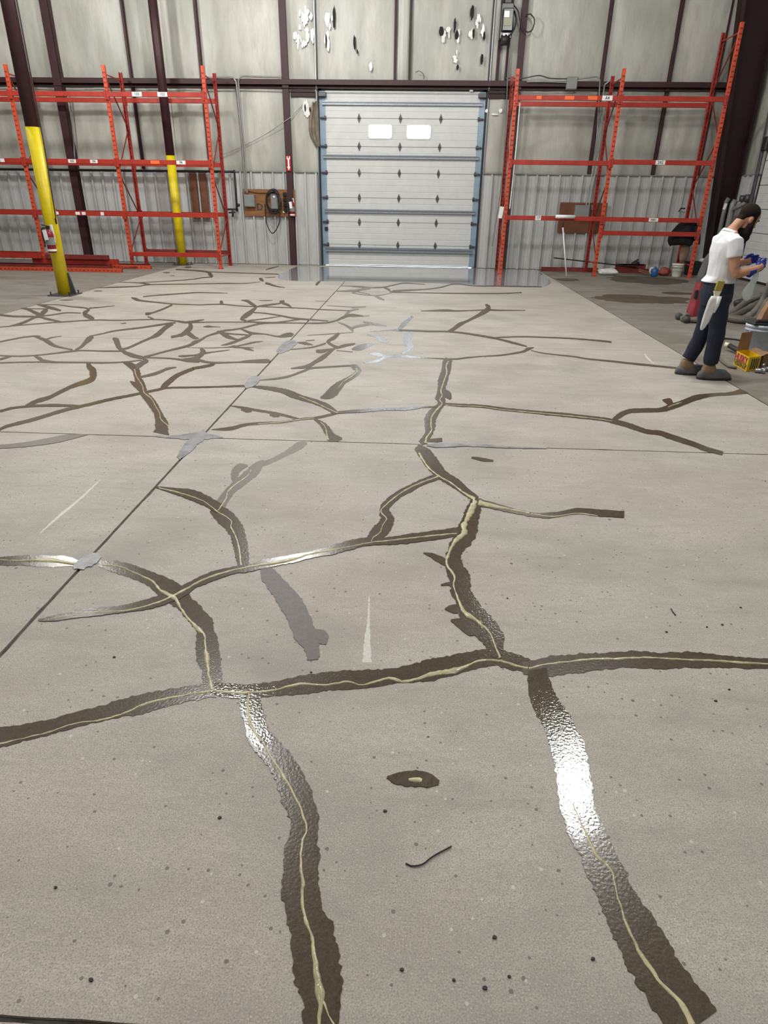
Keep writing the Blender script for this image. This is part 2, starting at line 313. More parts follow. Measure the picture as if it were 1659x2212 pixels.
STRIPS = [
('m',[(-6.639,10.869,-6.679,10.941),(-6.457,10.733,-6.589,10.988),(-6.173,10.426,-6.301,10.697),(-5.912,10.139,-6.048,10.436)],[]),
('m',[(-6.604,10.861,-6.658,10.957),(-6.378,10.854,-6.431,10.95),(-6.154,10.847,-6.217,10.967)],[]),
('m',[(-6.606,11.303,-6.647,11.38),(-6.456,11.176,-6.572,11.403),(-6.176,10.913,-6.328,11.226),(-5.856,10.689,-5.942,10.873)],[]),
('m',[(-6.54,11.298,-6.596,11.402),(-6.217,11.317,-6.269,11.421),(-5.921,11.142,-5.982,11.267),(-5.627,11.038,-5.694,11.186),(-5.527,10.926,-5.485,10.948),(-5.489,10.703,-5.335,10.499),(-5.261,10.255,-5.359,10.547),(-5.081,10.045,-5.212,10.389),(-4.934,9.872,-5.03,10.139)],[]),
('m',[(-5.53,11.012,-5.602,11.159),(-5.397,11.162,-5.444,11.263),(-5.241,11.367,-5.27,11.432)],[]),
('m',[(-6.245,10.971,-6.082,10.722),(-6.192,10.722,-5.956,10.375),(-6.083,10.446,-5.879,10.13),(-6.009,10.135,-5.89,9.947),(-5.932,9.671,-5.808,9.475),(-5.929,9.305,-5.885,9.236)],[]),
('m',[(-6.554,10.14,-6.667,10.332),(-6.269,10.042,-6.365,10.21),(-5.903,10.057,-5.982,10.204),(-5.653,9.864,-5.752,10.064),(-5.338,9.683,-5.393,9.798)],[]),
('m',[(-5.93,10.11,-5.977,10.193),(-5.78,10.29,-5.839,10.398),(-5.679,10.503,-5.737,10.616),(-5.437,10.524,-5.481,10.615)],[]),
('m',[(-5.972,9.177,-6.015,9.247),(-5.741,9.379,-5.784,9.452),(-5.44,9.608,-5.492,9.703),(-4.934,9.902,-4.981,10.004),(-4.581,9.933,-4.62,10.024),(-4.085,10.073,-4.121,10.166),(-3.727,9.996,-3.768,10.12),(-3.537,9.864,-3.594,10.045),(-3.444,9.865,-3.49,10.006),(-3.131,9.968,-3.156,10.049),(-2.692,10.025,-2.713,10.107),(-2.137,10.066,-2.154,10.148),(-1.699,10.049,-1.708,10.11)],[]),
('m',[(-3.536,9.874,-3.571,9.974),(-3.384,9.968,-3.44,10.13),(-3.304,10.182,-3.333,10.264)],[]),
('m',[(-4.27,10.348,-4.301,10.448),(-4.078,10.087,-4.117,10.22)],[]),
('m',[(-4.368,10.515,-4.459,10.743),(-4.311,10.513,-4.422,10.783),(-4.313,10.681,-4.371,10.813),(-4.281,11.025,-4.35,11.184),(-4.288,11.56,-4.361,11.731)],[]),
('m',[(-5.366,12.371,-5.408,12.487),(-5.156,12.062,-5.279,12.405),(-4.999,11.957,-5.074,12.157),(-4.515,11.761,-4.564,11.9),(-4.314,11.675,-4.361,11.812),(-3.973,11.668,-4.008,11.777),(-3.842,11.658,-3.876,11.767),(-3.494,11.765,-3.532,11.904),(-3.079,11.628,-3.105,11.736),(-2.82,11.595,-2.845,11.703)],[]),
('m',[(-3.642,12.247,-3.613,12.314),(-3.576,12.013,-3.536,12.083),(-3.515,11.789,-3.462,11.857)],[]),
('m',[(-5.192,12.508,-5.23,12.6),(-5.071,12.667,-5.127,12.81),(-4.465,13.193,-4.516,13.348),(-4.296,13.264,-4.339,13.403),(-4.039,13.278,-4.074,13.399),(-3.782,13.291,-3.8,13.36)],[]),
('m',[(-6.62,13.684,-6.654,13.758),(-6.312,13.774,-6.395,13.962),(-5.89,14.025,-5.954,14.18),(-5.755,14.329,-5.826,14.51),(-4.926,14.619,-4.973,14.765),(-4.542,14.738,-4.592,14.908),(-4.225,14.825,-4.279,15.018),(-3.81,14.951,-3.842,15.081),(-3.576,15.323,-3.592,15.39)],[]),
('m',[(-6.619,14.719,-6.655,14.803),(-6.099,14.607,-6.164,14.774),(-5.914,14.464,-6.005,14.71),(-5.73,14.324,-5.802,14.524)],[]),
('m',[(-6.139,14.711,-6.173,14.795),(-5.611,15.076,-5.659,15.209),(-5.203,15.481,-5.265,15.666),(-5.067,15.853,-5.129,16.047),(-4.897,16.037,-4.957,16.236)],[]),
('m',[(-6.321,17.596,-6.402,17.835),(-5.865,17.436,-5.957,17.729),(-5.361,17.086,-5.471,17.477),(-5.098,16.419,-5.235,17.083),(-4.892,15.967,-4.951,16.311)],[]),
('m',[(-5.333,17.205,-5.383,17.376),(-4.449,17.064,-4.497,17.26),(-3.468,16.947,-3.511,17.167)],[]),
('m',[(-3.763,15.999,-3.79,16.169),(-3.629,15.566,-3.707,16.092),(-3.528,15.411,-3.555,15.602)],[]),
('m',[(-3.387,14.958,-3.446,15.261),(-3.288,14.825,-3.355,15.202),(-3.031,14.479,-3.066,14.679),(-2.825,14.345,-2.838,14.425)],[]),
('m',[(-2.208,14.818,-2.272,15.039),(-2.214,15.146,-2.297,15.469),(-2.227,15.597,-2.277,15.816)],[]),
('m',[(-4.045,18.041,-4.075,18.159),(-3.956,18.453,-4.029,18.767),(-3.89,19.082,-3.919,19.215)],[]),
('m',[(-3.656,16.182,-3.679,16.282),(-3.549,16.215,-3.588,16.391),(-3.432,16.34,-3.459,16.468)],[]),
('m',[(-2.937,12.383,-2.95,12.444),(-2.798,12.357,-2.824,12.478),(-2.69,12.42,-2.703,12.481)],[]),
('m',[(-6.296,18.218,-6.361,18.407),(-6.2,18.17,-6.349,18.617),(-6.126,18.285,-6.209,18.541)],[]),
('m',[(-6.386,16.83,-6.426,16.939),(-6.273,16.765,-6.371,17.038),(-6.218,16.862,-6.257,16.971)],[]),
('m',[(-5.991,16.221,-6.018,16.297),(-5.861,16.178,-5.913,16.33)],[]),
('m',[(-6.47,13.203,-6.494,13.255),(-6.391,13.188,-6.455,13.326),(-6.303,13.23,-6.326,13.282)],[]),
('m',[(-6.517,11.92,-6.539,11.963),(-6.377,11.88,-6.441,12.009),(-6.266,11.942,-6.287,11.985)],[]),
('m',[(-4.421,9.688,-4.438,9.726),(-4.349,9.708,-4.391,9.805)],[]),
('m',[(-5.366,8.174,-5.42,8.258),(-5.251,8.462,-5.306,8.552),(-5.142,8.581,-5.195,8.675),(-5.076,8.639,-5.094,8.67)],[]),
('m',[(-5.143,8.576,-5.193,8.68),(-4.889,8.337,-4.972,8.52),(-4.744,8.172,-4.84,8.405),(-4.543,7.979,-4.605,8.122),(-4.351,7.876,-4.387,7.955),(-4.233,7.819,-4.269,7.898)],[]),
('m',[(-4.879,8.396,-4.922,8.467),(-4.859,8.538,-4.898,8.606),(-4.8,8.656,-4.817,8.687)],[]),
('m',[(-4.188,7.802,-4.237,7.883),(-4.185,7.958,-4.262,8.078),(-4.241,8.221,-4.361,8.394),(-4.275,8.399,-4.445,8.678),(-4.336,8.623,-4.375,8.696)],[]),
('m',[(-4.427,8.676,-4.459,8.738),(-4.322,8.876,-4.362,8.957),(-4.245,9.08,-4.293,9.182),(-3.983,9.352,-4.036,9.479),(-3.75,9.664,-3.81,9.817),(-3.631,9.831,-3.675,9.95)],[]),
('m',[(-3.648,9.765,-3.618,9.693),(-3.724,9.64,-3.598,9.378),(-3.651,9.102,-3.513,8.833),(-3.618,8.782,-3.55,8.64),(-3.631,8.449,-3.572,8.329),(-3.647,8.109,-3.59,7.994),(-3.685,8.006,-3.636,7.902)],[]),
('m',[(-4.057,8.564,-4.087,8.658),(-3.956,8.381,-3.99,8.594),(-3.79,8.066,-3.795,8.216),(-3.667,7.879,-3.697,8.025),(-3.531,7.694,-3.583,7.867),(-3.362,7.518,-3.431,7.722),(-3.177,7.417,-3.229,7.571)],[]),
('m',[(-4.912,7.418,-4.948,7.478),(-4.69,7.404,-4.725,7.464),(-4.523,7.461,-4.557,7.521),(-4.345,7.585,-4.385,7.659),(-4.185,7.729,-4.232,7.819),(-4.097,7.786,-4.128,7.852),(-3.827,7.776,-3.862,7.854),(-3.603,7.801,-3.636,7.88)],[]),
('m',[(-4.78,7.205,-4.847,7.304),(-4.759,7.286,-4.826,7.387),(-4.756,7.398,-4.793,7.455)],[]),
('m',[(-4.518,7.446,-4.542,7.5),(-4.351,7.259,-4.413,7.407),(-4.235,7.156,-4.3,7.29),(-4.087,7.142,-4.126,7.22)],[]),
('m',[(-4.695,7.058,-4.728,7.113),(-4.331,7.138,-4.362,7.194),(-4.086,7.141,-4.127,7.22),(-3.798,7.167,-3.83,7.234),(-3.53,7.178,-3.56,7.246),(-3.339,7.246,-3.364,7.303),(-3.18,7.366,-3.2,7.412)],[]),
('m',[(-3.206,7.507,-3.248,7.601),(-3.153,7.628,-3.19,7.712),(-3.037,7.908,-3.075,7.998),(-2.904,8.18,-2.952,8.302),(-2.876,8.347,-2.949,8.517)],[]),
('m',[(-3.176,7.496,-3.199,7.557),(-2.962,7.488,-2.983,7.549),(-2.775,7.435,-2.802,7.518),(-2.635,7.347,-2.675,7.476),(-2.493,7.338,-2.54,7.491)],[]),
('m',[(-2.837,7.623,-2.85,7.66),(-2.769,7.592,-2.808,7.704),(-2.698,7.638,-2.729,7.725),(-2.618,7.707,-2.65,7.793),(-2.582,7.799,-2.655,7.973)],[]),
('m',[(-2.713,8.07,-2.719,8.139),(-2.663,7.935,-2.609,7.969),(-2.648,7.847,-2.552,7.662),(-2.645,7.628,-2.57,7.43),(-2.745,7.518,-2.72,7.447)],[]),
('m',[(-2.804,7.444,-2.824,7.503),(-2.607,7.398,-2.641,7.505),(-2.54,7.4,-2.581,7.542),(-2.406,7.324,-2.434,7.428),(-2.301,7.299,-2.328,7.392),(-2.06,7.373,-2.076,7.431),(-1.951,7.379,-1.984,7.509),(-1.816,7.387,-1.858,7.566),(-1.708,7.399,-1.753,7.602),(-1.692,7.485,-1.706,7.545)],[]),
('m',[(-2.567,7.751,-2.615,7.892),(-2.506,7.858,-2.532,7.936),(-2.39,7.966,-2.411,8.033),(-2.324,8.047,-2.334,8.081)],[]),
('m',[(-2.887,8.121,-2.896,8.149),(-2.585,8.12,-2.601,8.175),(-2.39,8.182,-2.409,8.245),(-2.299,8.174,-2.346,8.36),(-2.205,8.157,-2.223,8.24),(-2.111,8.07,-2.142,8.233),(-2.015,8.023,-2.021,8.063)],[]),
('m',[(-2.247,8.209,-2.257,8.252),(-2.15,8.184,-2.166,8.255),(-2.055,8.199,-2.063,8.234)],[]),
('m',[(-2.988,7.983,-3.015,8.048),(-2.89,8.189,-2.933,8.296),(-2.864,8.321,-2.959,8.544),(-2.851,8.564,-2.908,8.701),(-2.851,8.871,-2.892,8.976),(-2.777,9.069,-2.834,9.231),(-2.746,9.248,-2.79,9.387),(-2.548,9.467,-2.585,9.594),(-2.351,9.894,-2.392,10.052),(-2.132,10.046,-2.159,10.168),(-1.793,10.413,-1.818,10.544)],[]),
('m',[(-2.508,8.304,-2.522,8.347),(-2.407,8.371,-2.458,8.528),(-2.343,8.614,-2.397,8.772),(-2.284,8.904,-2.345,9.079),(-2.293,9.168,-2.324,9.252)],[]),
('m',[(-2.833,9.238,-2.852,9.322),(-2.721,9.043,-2.77,9.309),(-2.595,8.822,-2.641,9.089),(-2.476,8.709,-2.513,8.894),(-2.374,8.669,-2.39,8.746)],[]),
('m',[(-2.672,9.086,-2.702,9.206),(-2.526,9.042,-2.552,9.144),(-2.341,9.03,-2.361,9.115)],[]),
('m',[(-2.553,9.468,-2.566,9.537),(-2.416,9.247,-2.446,9.416),(-2.295,9.106,-2.331,9.278),(-2.11,9.102,-2.126,9.187),(-1.894,8.939,-1.916,9.056),(-1.793,8.944,-1.858,9.246),(-1.719,8.987,-1.786,9.309),(-1.708,9.143,-1.73,9.244)],[]),
('m',[(-2.291,8.27,-2.309,8.326),(-2.197,8.386,-2.226,8.487),(-2.106,8.526,-2.134,8.632),(-2.027,8.621,-2.034,8.652)],[]),
('m',[(-3.129,9.575,-3.147,9.631),(-3.05,9.546,-3.101,9.716),(-2.983,9.583,-3.004,9.659),(-2.88,9.592,-2.888,9.62)],[]),
('m',[(-3.451,9.872,-3.408,9.904),(-3.366,9.607,-3.263,9.496),(-3.339,9.415,-3.196,9.135),(-3.304,9.142,-3.188,8.875),(-3.317,8.961,-3.248,8.787),(-3.37,8.869,-3.302,8.697)],[]),
('m',[(-3.228,9.044,-3.281,9.327),(-3.083,8.814,-3.13,9.063),(-2.971,8.669,-3.017,8.863),(-2.928,8.707,-2.946,8.771)],[]),
('m',[(-3.274,12.357,-3.291,12.432),(-3.105,12.137,-3.166,12.45),(-2.961,11.825,-3.01,12.146),(-2.802,11.581,-2.823,11.723)],[]),
('m',[(-2.841,11.728,-2.783,11.576),(-2.836,11.258,-2.71,10.922),(-2.835,10.819,-2.701,10.461),(-2.773,10.318,-2.732,10.388),(-2.625,10.095,-2.649,10.248)],[]),
('m',[(-2.608,10.132,-2.635,10.236),(-2.384,10.369,-2.41,10.477),(-2.179,10.658,-2.194,10.726)],[]),
('m',[(-2.806,11.543,-2.84,11.675),(-2.674,11.7,-2.727,11.918),(-2.465,12.016,-2.496,12.158)],[]),
('m',[(-2.562,12.446,-2.485,12.506),(-2.524,12.25,-2.444,12.311),(-2.482,12.063,-2.407,12.12)],[]),
('m',[(-2.435,12.007,-2.463,12.176),(-2.312,11.832,-2.344,12.094),(-2.177,11.572,-2.184,11.663)],[]),
('m',[(-2.74,11.607,-2.763,11.714),(-2.357,11.565,-2.378,11.672),(-1.937,11.516,-1.953,11.622),(-1.637,11.426,-1.65,11.53),(-1.144,11.377,-1.151,11.454)],[]),
('m',[(-2.712,10.958,-2.734,11.055),(-2.5,10.889,-2.524,11.008),(-2.228,10.699,-2.252,10.836),(-1.998,10.488,-2.022,10.643),(-1.791,10.38,-1.814,10.533),(-1.561,10.344,-1.576,10.453),(-1.37,10.304,-1.378,10.368)],[]),
('m',[(-2.614,10.078,-2.634,10.16),(-2.266,9.986,-2.296,10.129),(-1.879,10.047,-1.894,10.129),(-1.413,10.086,-1.432,10.21),(-1.242,10.345,-1.263,10.469),(-1.17,10.57,-1.207,10.78),(-1.066,10.807,-1.098,11.091),(-.861,10.858,-.866,10.929)],[]),
('f',[(-1.667,14.829,-1.681,14.956),(-1.274,14.777,-1.289,14.967),(-1.009,14.622,-1.018,14.787)],[]),
('f',[(-1.664,13.921,-1.678,14.034),(-1.346,13.934,-1.378,14.238),(-.994,14.44,-1.004,14.56)],[]),
('f',[(-1.252,13.931,-1.261,14.079),(-.934,13.547,-.938,13.635)],[]),
('f',[(-1.601,11.93,-1.609,12.001),(-1.184,11.786,-1.195,11.896),(-.903,11.924,-.907,11.98)],[]),
('f',[(-1.895,12.491,-1.903,12.552),(-1.645,12.443,-1.655,12.519)],[]),
('f',[(-1.214,10.219,-1.217,10.279),(-1.081,9.962,-1.085,10.11),(-.969,9.66,-.961,9.843),(-.899,9.451,-.893,9.499)],[]),
('f',[(-.903,9.456,-.897,9.402),(-1.082,9.379,-1.073,9.308),(-1.335,9.249,-1.324,9.18),(-1.52,9.152,-1.513,9.109)],[]),
('f',[(-.947,9.624,-.974,9.782),(-.854,9.914,-.871,10.05),(-.705,10.033,-.713,10.134)],[]),
('f',[(-1.152,10.619,-1.188,10.734),(-1.126,10.988,-1.185,11.207),(-1.111,11.312,-1.145,11.525),(-.997,11.569,-1.012,11.699)],[]),
('m',[(-1.109,9.407,-1.072,9.278),(-1.152,9.117,-1.091,8.899),(-1.193,8.721,-1.138,8.709),(-1.063,8.381,-1.062,8.534),(-.994,8.266,-.999,8.441)],[]),
('m',[(-.997,8.261,-1.018,8.369),(-.919,8.379,-.948,8.566),(-.787,8.573,-.8,8.678)],[]),
('m',[(-1.193,8.662,-1.173,8.56),(-1.338,8.379,-1.322,8.294),(-1.592,8.183,-1.583,8.142)],[]),
('m',[(-1.231,8.028,-1.255,8.193),(-1.145,8.011,-1.181,8.229),(-1.064,8.18,-1.083,8.291),(-1,8.266,-1.011,8.336)],[]),
('m',[(-.989,8.153,-.993,8.195),(-.775,8.093,-.778,8.135)],[]),
('m',[(-1.565,8.589,-1.572,8.635),(-1.448,8.488,-1.472,8.67),(-1.335,8.467,-1.339,8.504)],[]),
('m',[(-1.476,8.726,-1.482,8.758),(-1.409,8.754,-1.418,8.81),(-1.358,8.789,-1.363,8.82)],[]),
('m',[(-1.043,8.308,-1.021,8.23),(-1.105,8.029,-1.058,7.873),(-1.142,7.855,-1.083,7.646),(-1.186,7.602,-1.143,7.448),(-1.242,7.363,-1.205,7.2),(-1.396,7.188,-1.387,7.145)],[]),
('m',[(-1.425,14.762,-1.44,14.931),(-1.027,14.598,-1.041,14.805),(-.723,14.669,-.739,14.918),(-.558,15.036,-.571,15.25),(-.283,15.526,-.289,15.758),(0.185,15.412,0.186,15.526)],[]),
('m',[(-.731,14.677,-.731,14.909),(-.588,14.209,-.58,14.526),(-.506,13.916,-.511,14.142),(-.129,13.919,-.13,14.069),(0.838,13.931,0.847,14.1),(1.693,14.046,1.711,14.217),(2.208,14.276,2.232,14.452)],[]),
('m',[(-.512,14.123,-.52,14.317),(-.327,14.133,-.337,14.445),(0.167,14.487,0.166,14.648),(0.531,14.896,0.533,15.105),(0.872,15.585,0.88,15.77),(1.304,15.3,1.319,15.479),(1.832,15.322,1.857,15.547),(2.809,15.374,2.84,15.554)],[]),
('f',[(-1.419,14.156,-1.428,14.306),(-1.279,13.776,-1.33,14.264),(-1.137,14.419,-1.158,14.616),(-.93,14.697,-.94,14.821)],[]),
('f',[(-1.321,13.668,-1.328,13.758),(-.822,13.361,-.831,13.5),(-.512,13.822,-.518,13.932)],[]),
('f',[(-.836,13.316,-.835,13.472),(-.737,12.949,-.736,13.255),(-.607,12.719,-.606,12.867)],[]),
('m',[(0.086,11.527,0.085,11.593),(0.309,11.539,0.311,11.697),(0.531,11.543,0.542,11.81),(0.715,11.582,0.722,11.714),(1.134,11.739,1.144,11.861),(1.277,11.738,1.295,11.929),(1.546,11.769,1.56,11.892),(1.924,11.842,1.936,11.924)],[]),
('m',[(1.269,12.429,1.303,12.6),(1.274,12.14,1.355,12.341),(1.264,12.099,1.276,11.678),(0.999,11.211,1.002,10.96),(0.789,10.641,0.793,10.445),(0.676,10.436,0.691,10.133),(0.558,9.983,0.571,9.749),(0.467,9.723,0.471,9.602)],[]),
('m',[(-.244,9.621,-.247,9.753),(0.03,9.599,0.031,9.731),(0.201,9.574,0.204,9.705),(0.441,9.603,0.446,9.716),(0.706,9.499,0.717,9.627),(1.048,9.217,1.066,9.355),(1.137,9.136,1.155,9.253),(1.3,8.896,1.325,9.039),(1.48,8.669,1.496,8.744)],[]),
('m',[(1.102,9.24,1.109,9.309),(1.509,9.349,1.522,9.438),(1.82,9.335,1.836,9.423),(2.127,9.312,2.145,9.4),(2.446,9.216,2.472,9.319),(2.696,9.094,2.727,9.203)],[]),
('m',[(0.15,7.85,0.151,7.902),(0.475,7.803,0.479,7.893),(0.637,7.898,0.642,7.989),(0.816,7.995,0.821,8.062),(1.086,8.092,1.095,8.187),(1.364,8.301,1.376,8.427),(1.463,8.437,1.479,8.646),(1.571,8.642,1.576,8.686)],[]),
('m',[(1.499,8.436,1.51,8.493),(1.636,8.275,1.651,8.346),(1.956,8.122,1.976,8.204),(2.127,7.991,2.151,8.083),(2.383,7.886,2.413,7.989),(2.702,7.743,2.739,7.856),(3.129,7.583,3.166,7.679)],[]),
('w',[(-.597,7.472,-.606,7.554),(-.43,7.588,-.445,7.719),(-.343,7.791,-.356,7.916),(-.207,7.882,-.211,8.027),(0.036,7.831,0.037,7.935),(0.236,7.847,0.237,7.898)],[]),
('w',[(-.562,8.022,-.565,8.076),(-.464,7.914,-.468,8.113),(-.337,7.837,-.336,7.951)],[]),
('w',[(-.156,8.041,-.168,8.106),(-.08,8.218,-.12,8.405),(-.02,8.578,-.097,8.569),(-.057,9.024,-.165,8.899),(-.05,9.282,-.156,9.502),(-.052,9.482,-.091,9.674)],[]),
('w',[(-.68,9.215,-.683,9.284),(-.56,9.095,-.561,9.26),(-.466,8.785,-.451,9.143),(-.364,8.684,-.357,8.826)],[]),
('w',[(-.648,9.496,-.654,9.57),(-.363,9.597,-.368,9.709),(-.191,9.581,-.198,9.827)],[]),
('w',[(-.233,9.678,-.262,9.81),(-.159,10.009,-.217,10.294),(-.119,10.356,-.16,10.598),(-.038,10.853,-.064,11.035)],[]),
('w',[(-.814,10.26,-.82,10.406),(-.636,10.043,-.642,10.247),(-.442,9.985,-.444,10.045)],[]),
('w',[(-.799,8.232,-.812,8.329),(-.672,8.236,-.72,8.59),(-.545,8.602,-.558,8.705)],[]),
('f',[(-1.131,11.697,-1.151,11.888),(-.896,11.869,-.903,11.952)],[]),
('f',[(-1.04,10.74,-1.05,10.833),(-.763,10.883,-.771,10.977)],[]),
('f',[(-.913,9.507,-.94,9.584),(-.897,9.766,-.927,9.946),(-.75,9.967,-.769,10.146),(-.637,10.135,-.648,10.257)],[]),
('d',[(-3.757,7.183,-3.722,7.222),(-3.645,6.962,-3.65,7.082),(-3.54,6.807,-3.53,6.929),(-3.466,6.654,-3.359,6.583),(-3.417,6.52,-3.304,6.334),(-3.461,6.301,-3.379,6.164),(-3.473,6.086,-3.402,5.976),(-3.483,5.836,-3.41,5.724),(-3.533,5.718,-3.452,5.596),(-3.534,5.523,-3.481,5.447)],[]),
('d',[(-3.622,5.282,-3.67,5.353),(-3.575,5.381,-3.618,5.448),(-3.458,5.457,-3.494,5.519),(-3.282,5.491,-3.327,5.577),(-3.086,5.51,-3.117,5.574),(-2.987,5.508,-3.01,5.558)],[]),
('d',[(-3.34,4.786,-3.387,4.846),(-3.329,4.895,-3.375,4.961),(-3.263,4.987,-3.316,5.068),(-3.185,5.122,-3.239,5.206),(-3.075,5.369,-3.129,5.46),(-2.956,5.542,-3.002,5.625),(-2.86,5.691,-2.905,5.779),(-2.711,5.868,-2.751,5.953),(-2.62,5.984,-2.657,6.063),(-2.525,6.1,-2.56,6.182),(-2.453,6.189,-2.479,6.258),(-2.219,6.235,-2.239,6.296),(-2.038,6.271,-2.056,6.332),(-1.788,6.323,-1.807,6.394),(-1.695,6.332,-1.715,6.413)],[]),
('d',[(-2.504,6.148,-2.535,6.199),(-2.482,6.268,-2.574,6.423),(-2.504,6.612,-2.58,6.755),(-2.484,6.798,-2.546,6.938),(-2.438,6.972,-2.492,7.1),(-2.445,6.989,-2.492,7.116),(-2.298,7.162,-2.34,7.282),(-2.288,7.285,-2.308,7.338)],[]),
('d',[(-3.335,7.213,-3.357,7.278),(-3.206,7.038,-3.273,7.268),(-3.1,6.888,-3.128,7.104),(-3.021,6.729,-2.985,6.83),(-2.914,6.499,-2.88,6.594),(-2.795,6.252,-2.764,6.389),(-2.711,6.088,-2.675,6.209),(-2.613,5.916,-2.609,6.053),(-2.495,5.724,-2.502,5.9),(-2.38,5.537,-2.371,5.687),(-2.292,5.387,-2.268,5.49),(-2.218,5.225,-2.177,5.323),(-2.162,5.08,-2.081,5.156),(-2.121,4.974,-2.009,4.961),(-2.112,4.893,-1.954,4.823)],[[(-3.097,6.933,-3.088,6.95),(-2.953,6.629,-2.95,6.652),(-2.746,6.267,-2.743,6.287),(-2.627,6.009,-2.627,6.04),(-2.483,5.821,-2.484,5.844),(-2.344,5.567,-2.342,5.586),(-2.249,5.4,-2.245,5.412),(-2.16,5.202,-2.158,5.22),(-2.05,5.052,-2.049,5.071),(-2.005,4.956,-2.001,4.961)]]),
('d',[(-2.931,6.42,-2.938,6.451),(-2.814,6.234,-2.843,6.378),(-2.698,6.074,-2.723,6.219)],[]),
('m',[(-3.221,7.458,-3.245,7.572),(-3.172,7.385,-3.097,7.356),(-3.175,7.303,-3.071,7.121),(-3.171,7.12,-3.06,6.927)],[]),
('m',[(-2.884,6.573,-2.918,6.648),(-2.77,6.728,-2.823,6.843),(-2.724,6.956,-2.768,7.057),(-2.668,7.07,-2.681,7.102)],[]),
('f',[(-3.12,4.415,-3.163,4.483),(-2.945,4.461,-3.003,4.555),(-2.801,4.537,-2.877,4.663),(-2.699,4.626,-2.773,4.757),(-2.636,4.722,-2.67,4.787),(-2.596,4.775,-2.603,4.789)],[]),
('d',[(-1.636,6.334,-1.645,6.378),(-1.488,6.255,-1.512,6.386),(-1.306,6.157,-1.329,6.326),(-1.193,6.013,-1.211,6.235),(-1.057,5.906,-1.07,6.076),(-.906,5.785,-.913,5.947),(-.793,5.643,-.788,5.806),(-.693,5.486,-.683,5.603)],[[(-1.107,6.038,-1.108,6.057),(-.904,5.815,-.904,5.839),(-.797,5.676,-.797,5.696),(-.671,5.524,-.671,5.546)]]),
('w',[(-.679,5.517,-.689,5.587),(-.525,5.556,-.535,5.648),(-.401,5.6,-.409,5.685),(-.4,5.6,-.409,5.7),(-.254,5.656,-.26,5.744),(-.041,5.684,-.045,5.794),(0.087,5.766,0.086,5.825),(0.25,5.811,0.251,5.849)],[]),
('d',[(-.67,5.595,-.657,5.527),(-.784,5.485,-.768,5.406),(-.866,5.416,-.853,5.344),(-.983,5.368,-.97,5.304),(-1.129,5.272,-1.115,5.209),(-1.323,5.225,-1.305,5.157),(-1.433,5.173,-1.409,5.095),(-1.52,5.084,-1.489,4.984),(-1.659,5.004,-1.653,4.987)],[[(-.861,5.388,-.858,5.372),(-.986,5.333,-.983,5.317),(-1.172,5.234,-1.168,5.219),(-1.314,5.191,-1.311,5.178)]]),
('d',[(-1.671,5.655,-1.678,5.684),(-1.559,5.596,-1.574,5.668),(-1.391,5.518,-1.404,5.595),(-1.217,5.447,-1.228,5.521),(-1.089,5.374,-1.097,5.446),(-.973,5.304,-.976,5.348)],[]),
('d',[(-1.552,5.549,-1.561,5.591),(-1.49,5.484,-1.514,5.61),(-1.442,5.506,-1.449,5.541)],[]),
('d',[(-1.262,5.418,-1.268,5.452),(-1.212,5.368,-1.226,5.462),(-1.167,5.386,-1.17,5.406)],[]),
('d',[(-.855,5.327,-.854,5.367),(-.784,5.189,-.773,5.291),(-.735,5.046,-.704,5.162),(-.692,4.91,-.655,5.037),(-.634,4.772,-.632,4.983),(-.556,4.84,-.559,4.885)],[[(-.789,5.263,-.786,5.279),(-.74,5.157,-.735,5.171),(-.716,5.055,-.708,5.062),(-.696,4.938,-.686,4.946),(-.674,4.807,-.653,4.827)]]),
('m',[(-1.618,6.604,-1.625,6.632),(-1.46,6.654,-1.478,6.732),(-1.341,6.763,-1.362,6.85),(-1.245,6.955,-1.268,7.044),(-1.159,7.142,-1.179,7.239),(-1.038,7.215,-1.052,7.305),(-.723,7.335,-.732,7.415)],[]),
('w',[(-.735,7.348,-.735,7.424),(-.68,7.17,-.666,7.433),(-.65,7.175,-.589,7.121),(-.683,6.958,-.638,6.798),(-.752,6.758,-.704,6.584),(-.81,6.594,-.727,6.361),(-.853,6.396,-.75,6.105),(-.873,6.193,-.814,5.974),(-.9,6.042,-.89,5.995)],[[(-.668,7.245,-.657,7.265),(-.644,7.116,-.627,7.089),(-.678,6.894,-.668,6.858),(-.741,6.655,-.734,6.634),(-.77,6.37,-.763,6.353)]]),
('d',[(0.389,7.928,0.457,7.757),(0.335,7.668,0.436,7.537),(0.315,7.351,0.415,7.265),(0.288,7.089,0.383,6.978),(0.258,6.815,0.358,6.736),(0.25,6.547,0.334,6.524),(0.236,6.328,0.327,6.293),(0.216,6.094,0.312,6.103),(0.239,5.965,0.302,5.914),(0.208,5.857,0.258,5.711),(0.146,5.681,0.22,5.515),(0.108,5.457,0.202,5.389),(0.105,5.24,0.194,5.217),(0.109,5.078,0.165,5.012),(0.083,4.948,0.122,4.848),(0.055,4.863,0.085,4.762)],[[(0.403,7.739,0.414,7.715),(0.364,7.485,0.379,7.477),(0.357,7.146,0.374,7.139),(0.322,6.835,0.335,6.819),(0.272,6.401,0.285,6.395),(0.279,6.227,0.291,6.223),(0.251,6.056,0.263,6.057),(0.268,5.929,0.283,5.912),(0.209,5.724,0.221,5.691),(0.163,5.498,0.175,5.485),(0.153,5.26,0.168,5.261),(0.157,5.143,0.169,5.131),(0.114,4.966,0.13,4.947),(0.1,4.816,0.123,4.805)]]),
('d',[(0.309,6.433,0.322,6.46),(0.304,6.175,0.372,6.33),(0.355,6.062,0.376,6.113)],[]),
('d',[(0.126,4.845,0.126,4.9),(0.178,4.844,0.178,4.933),(0.245,4.858,0.246,4.953)],[]),
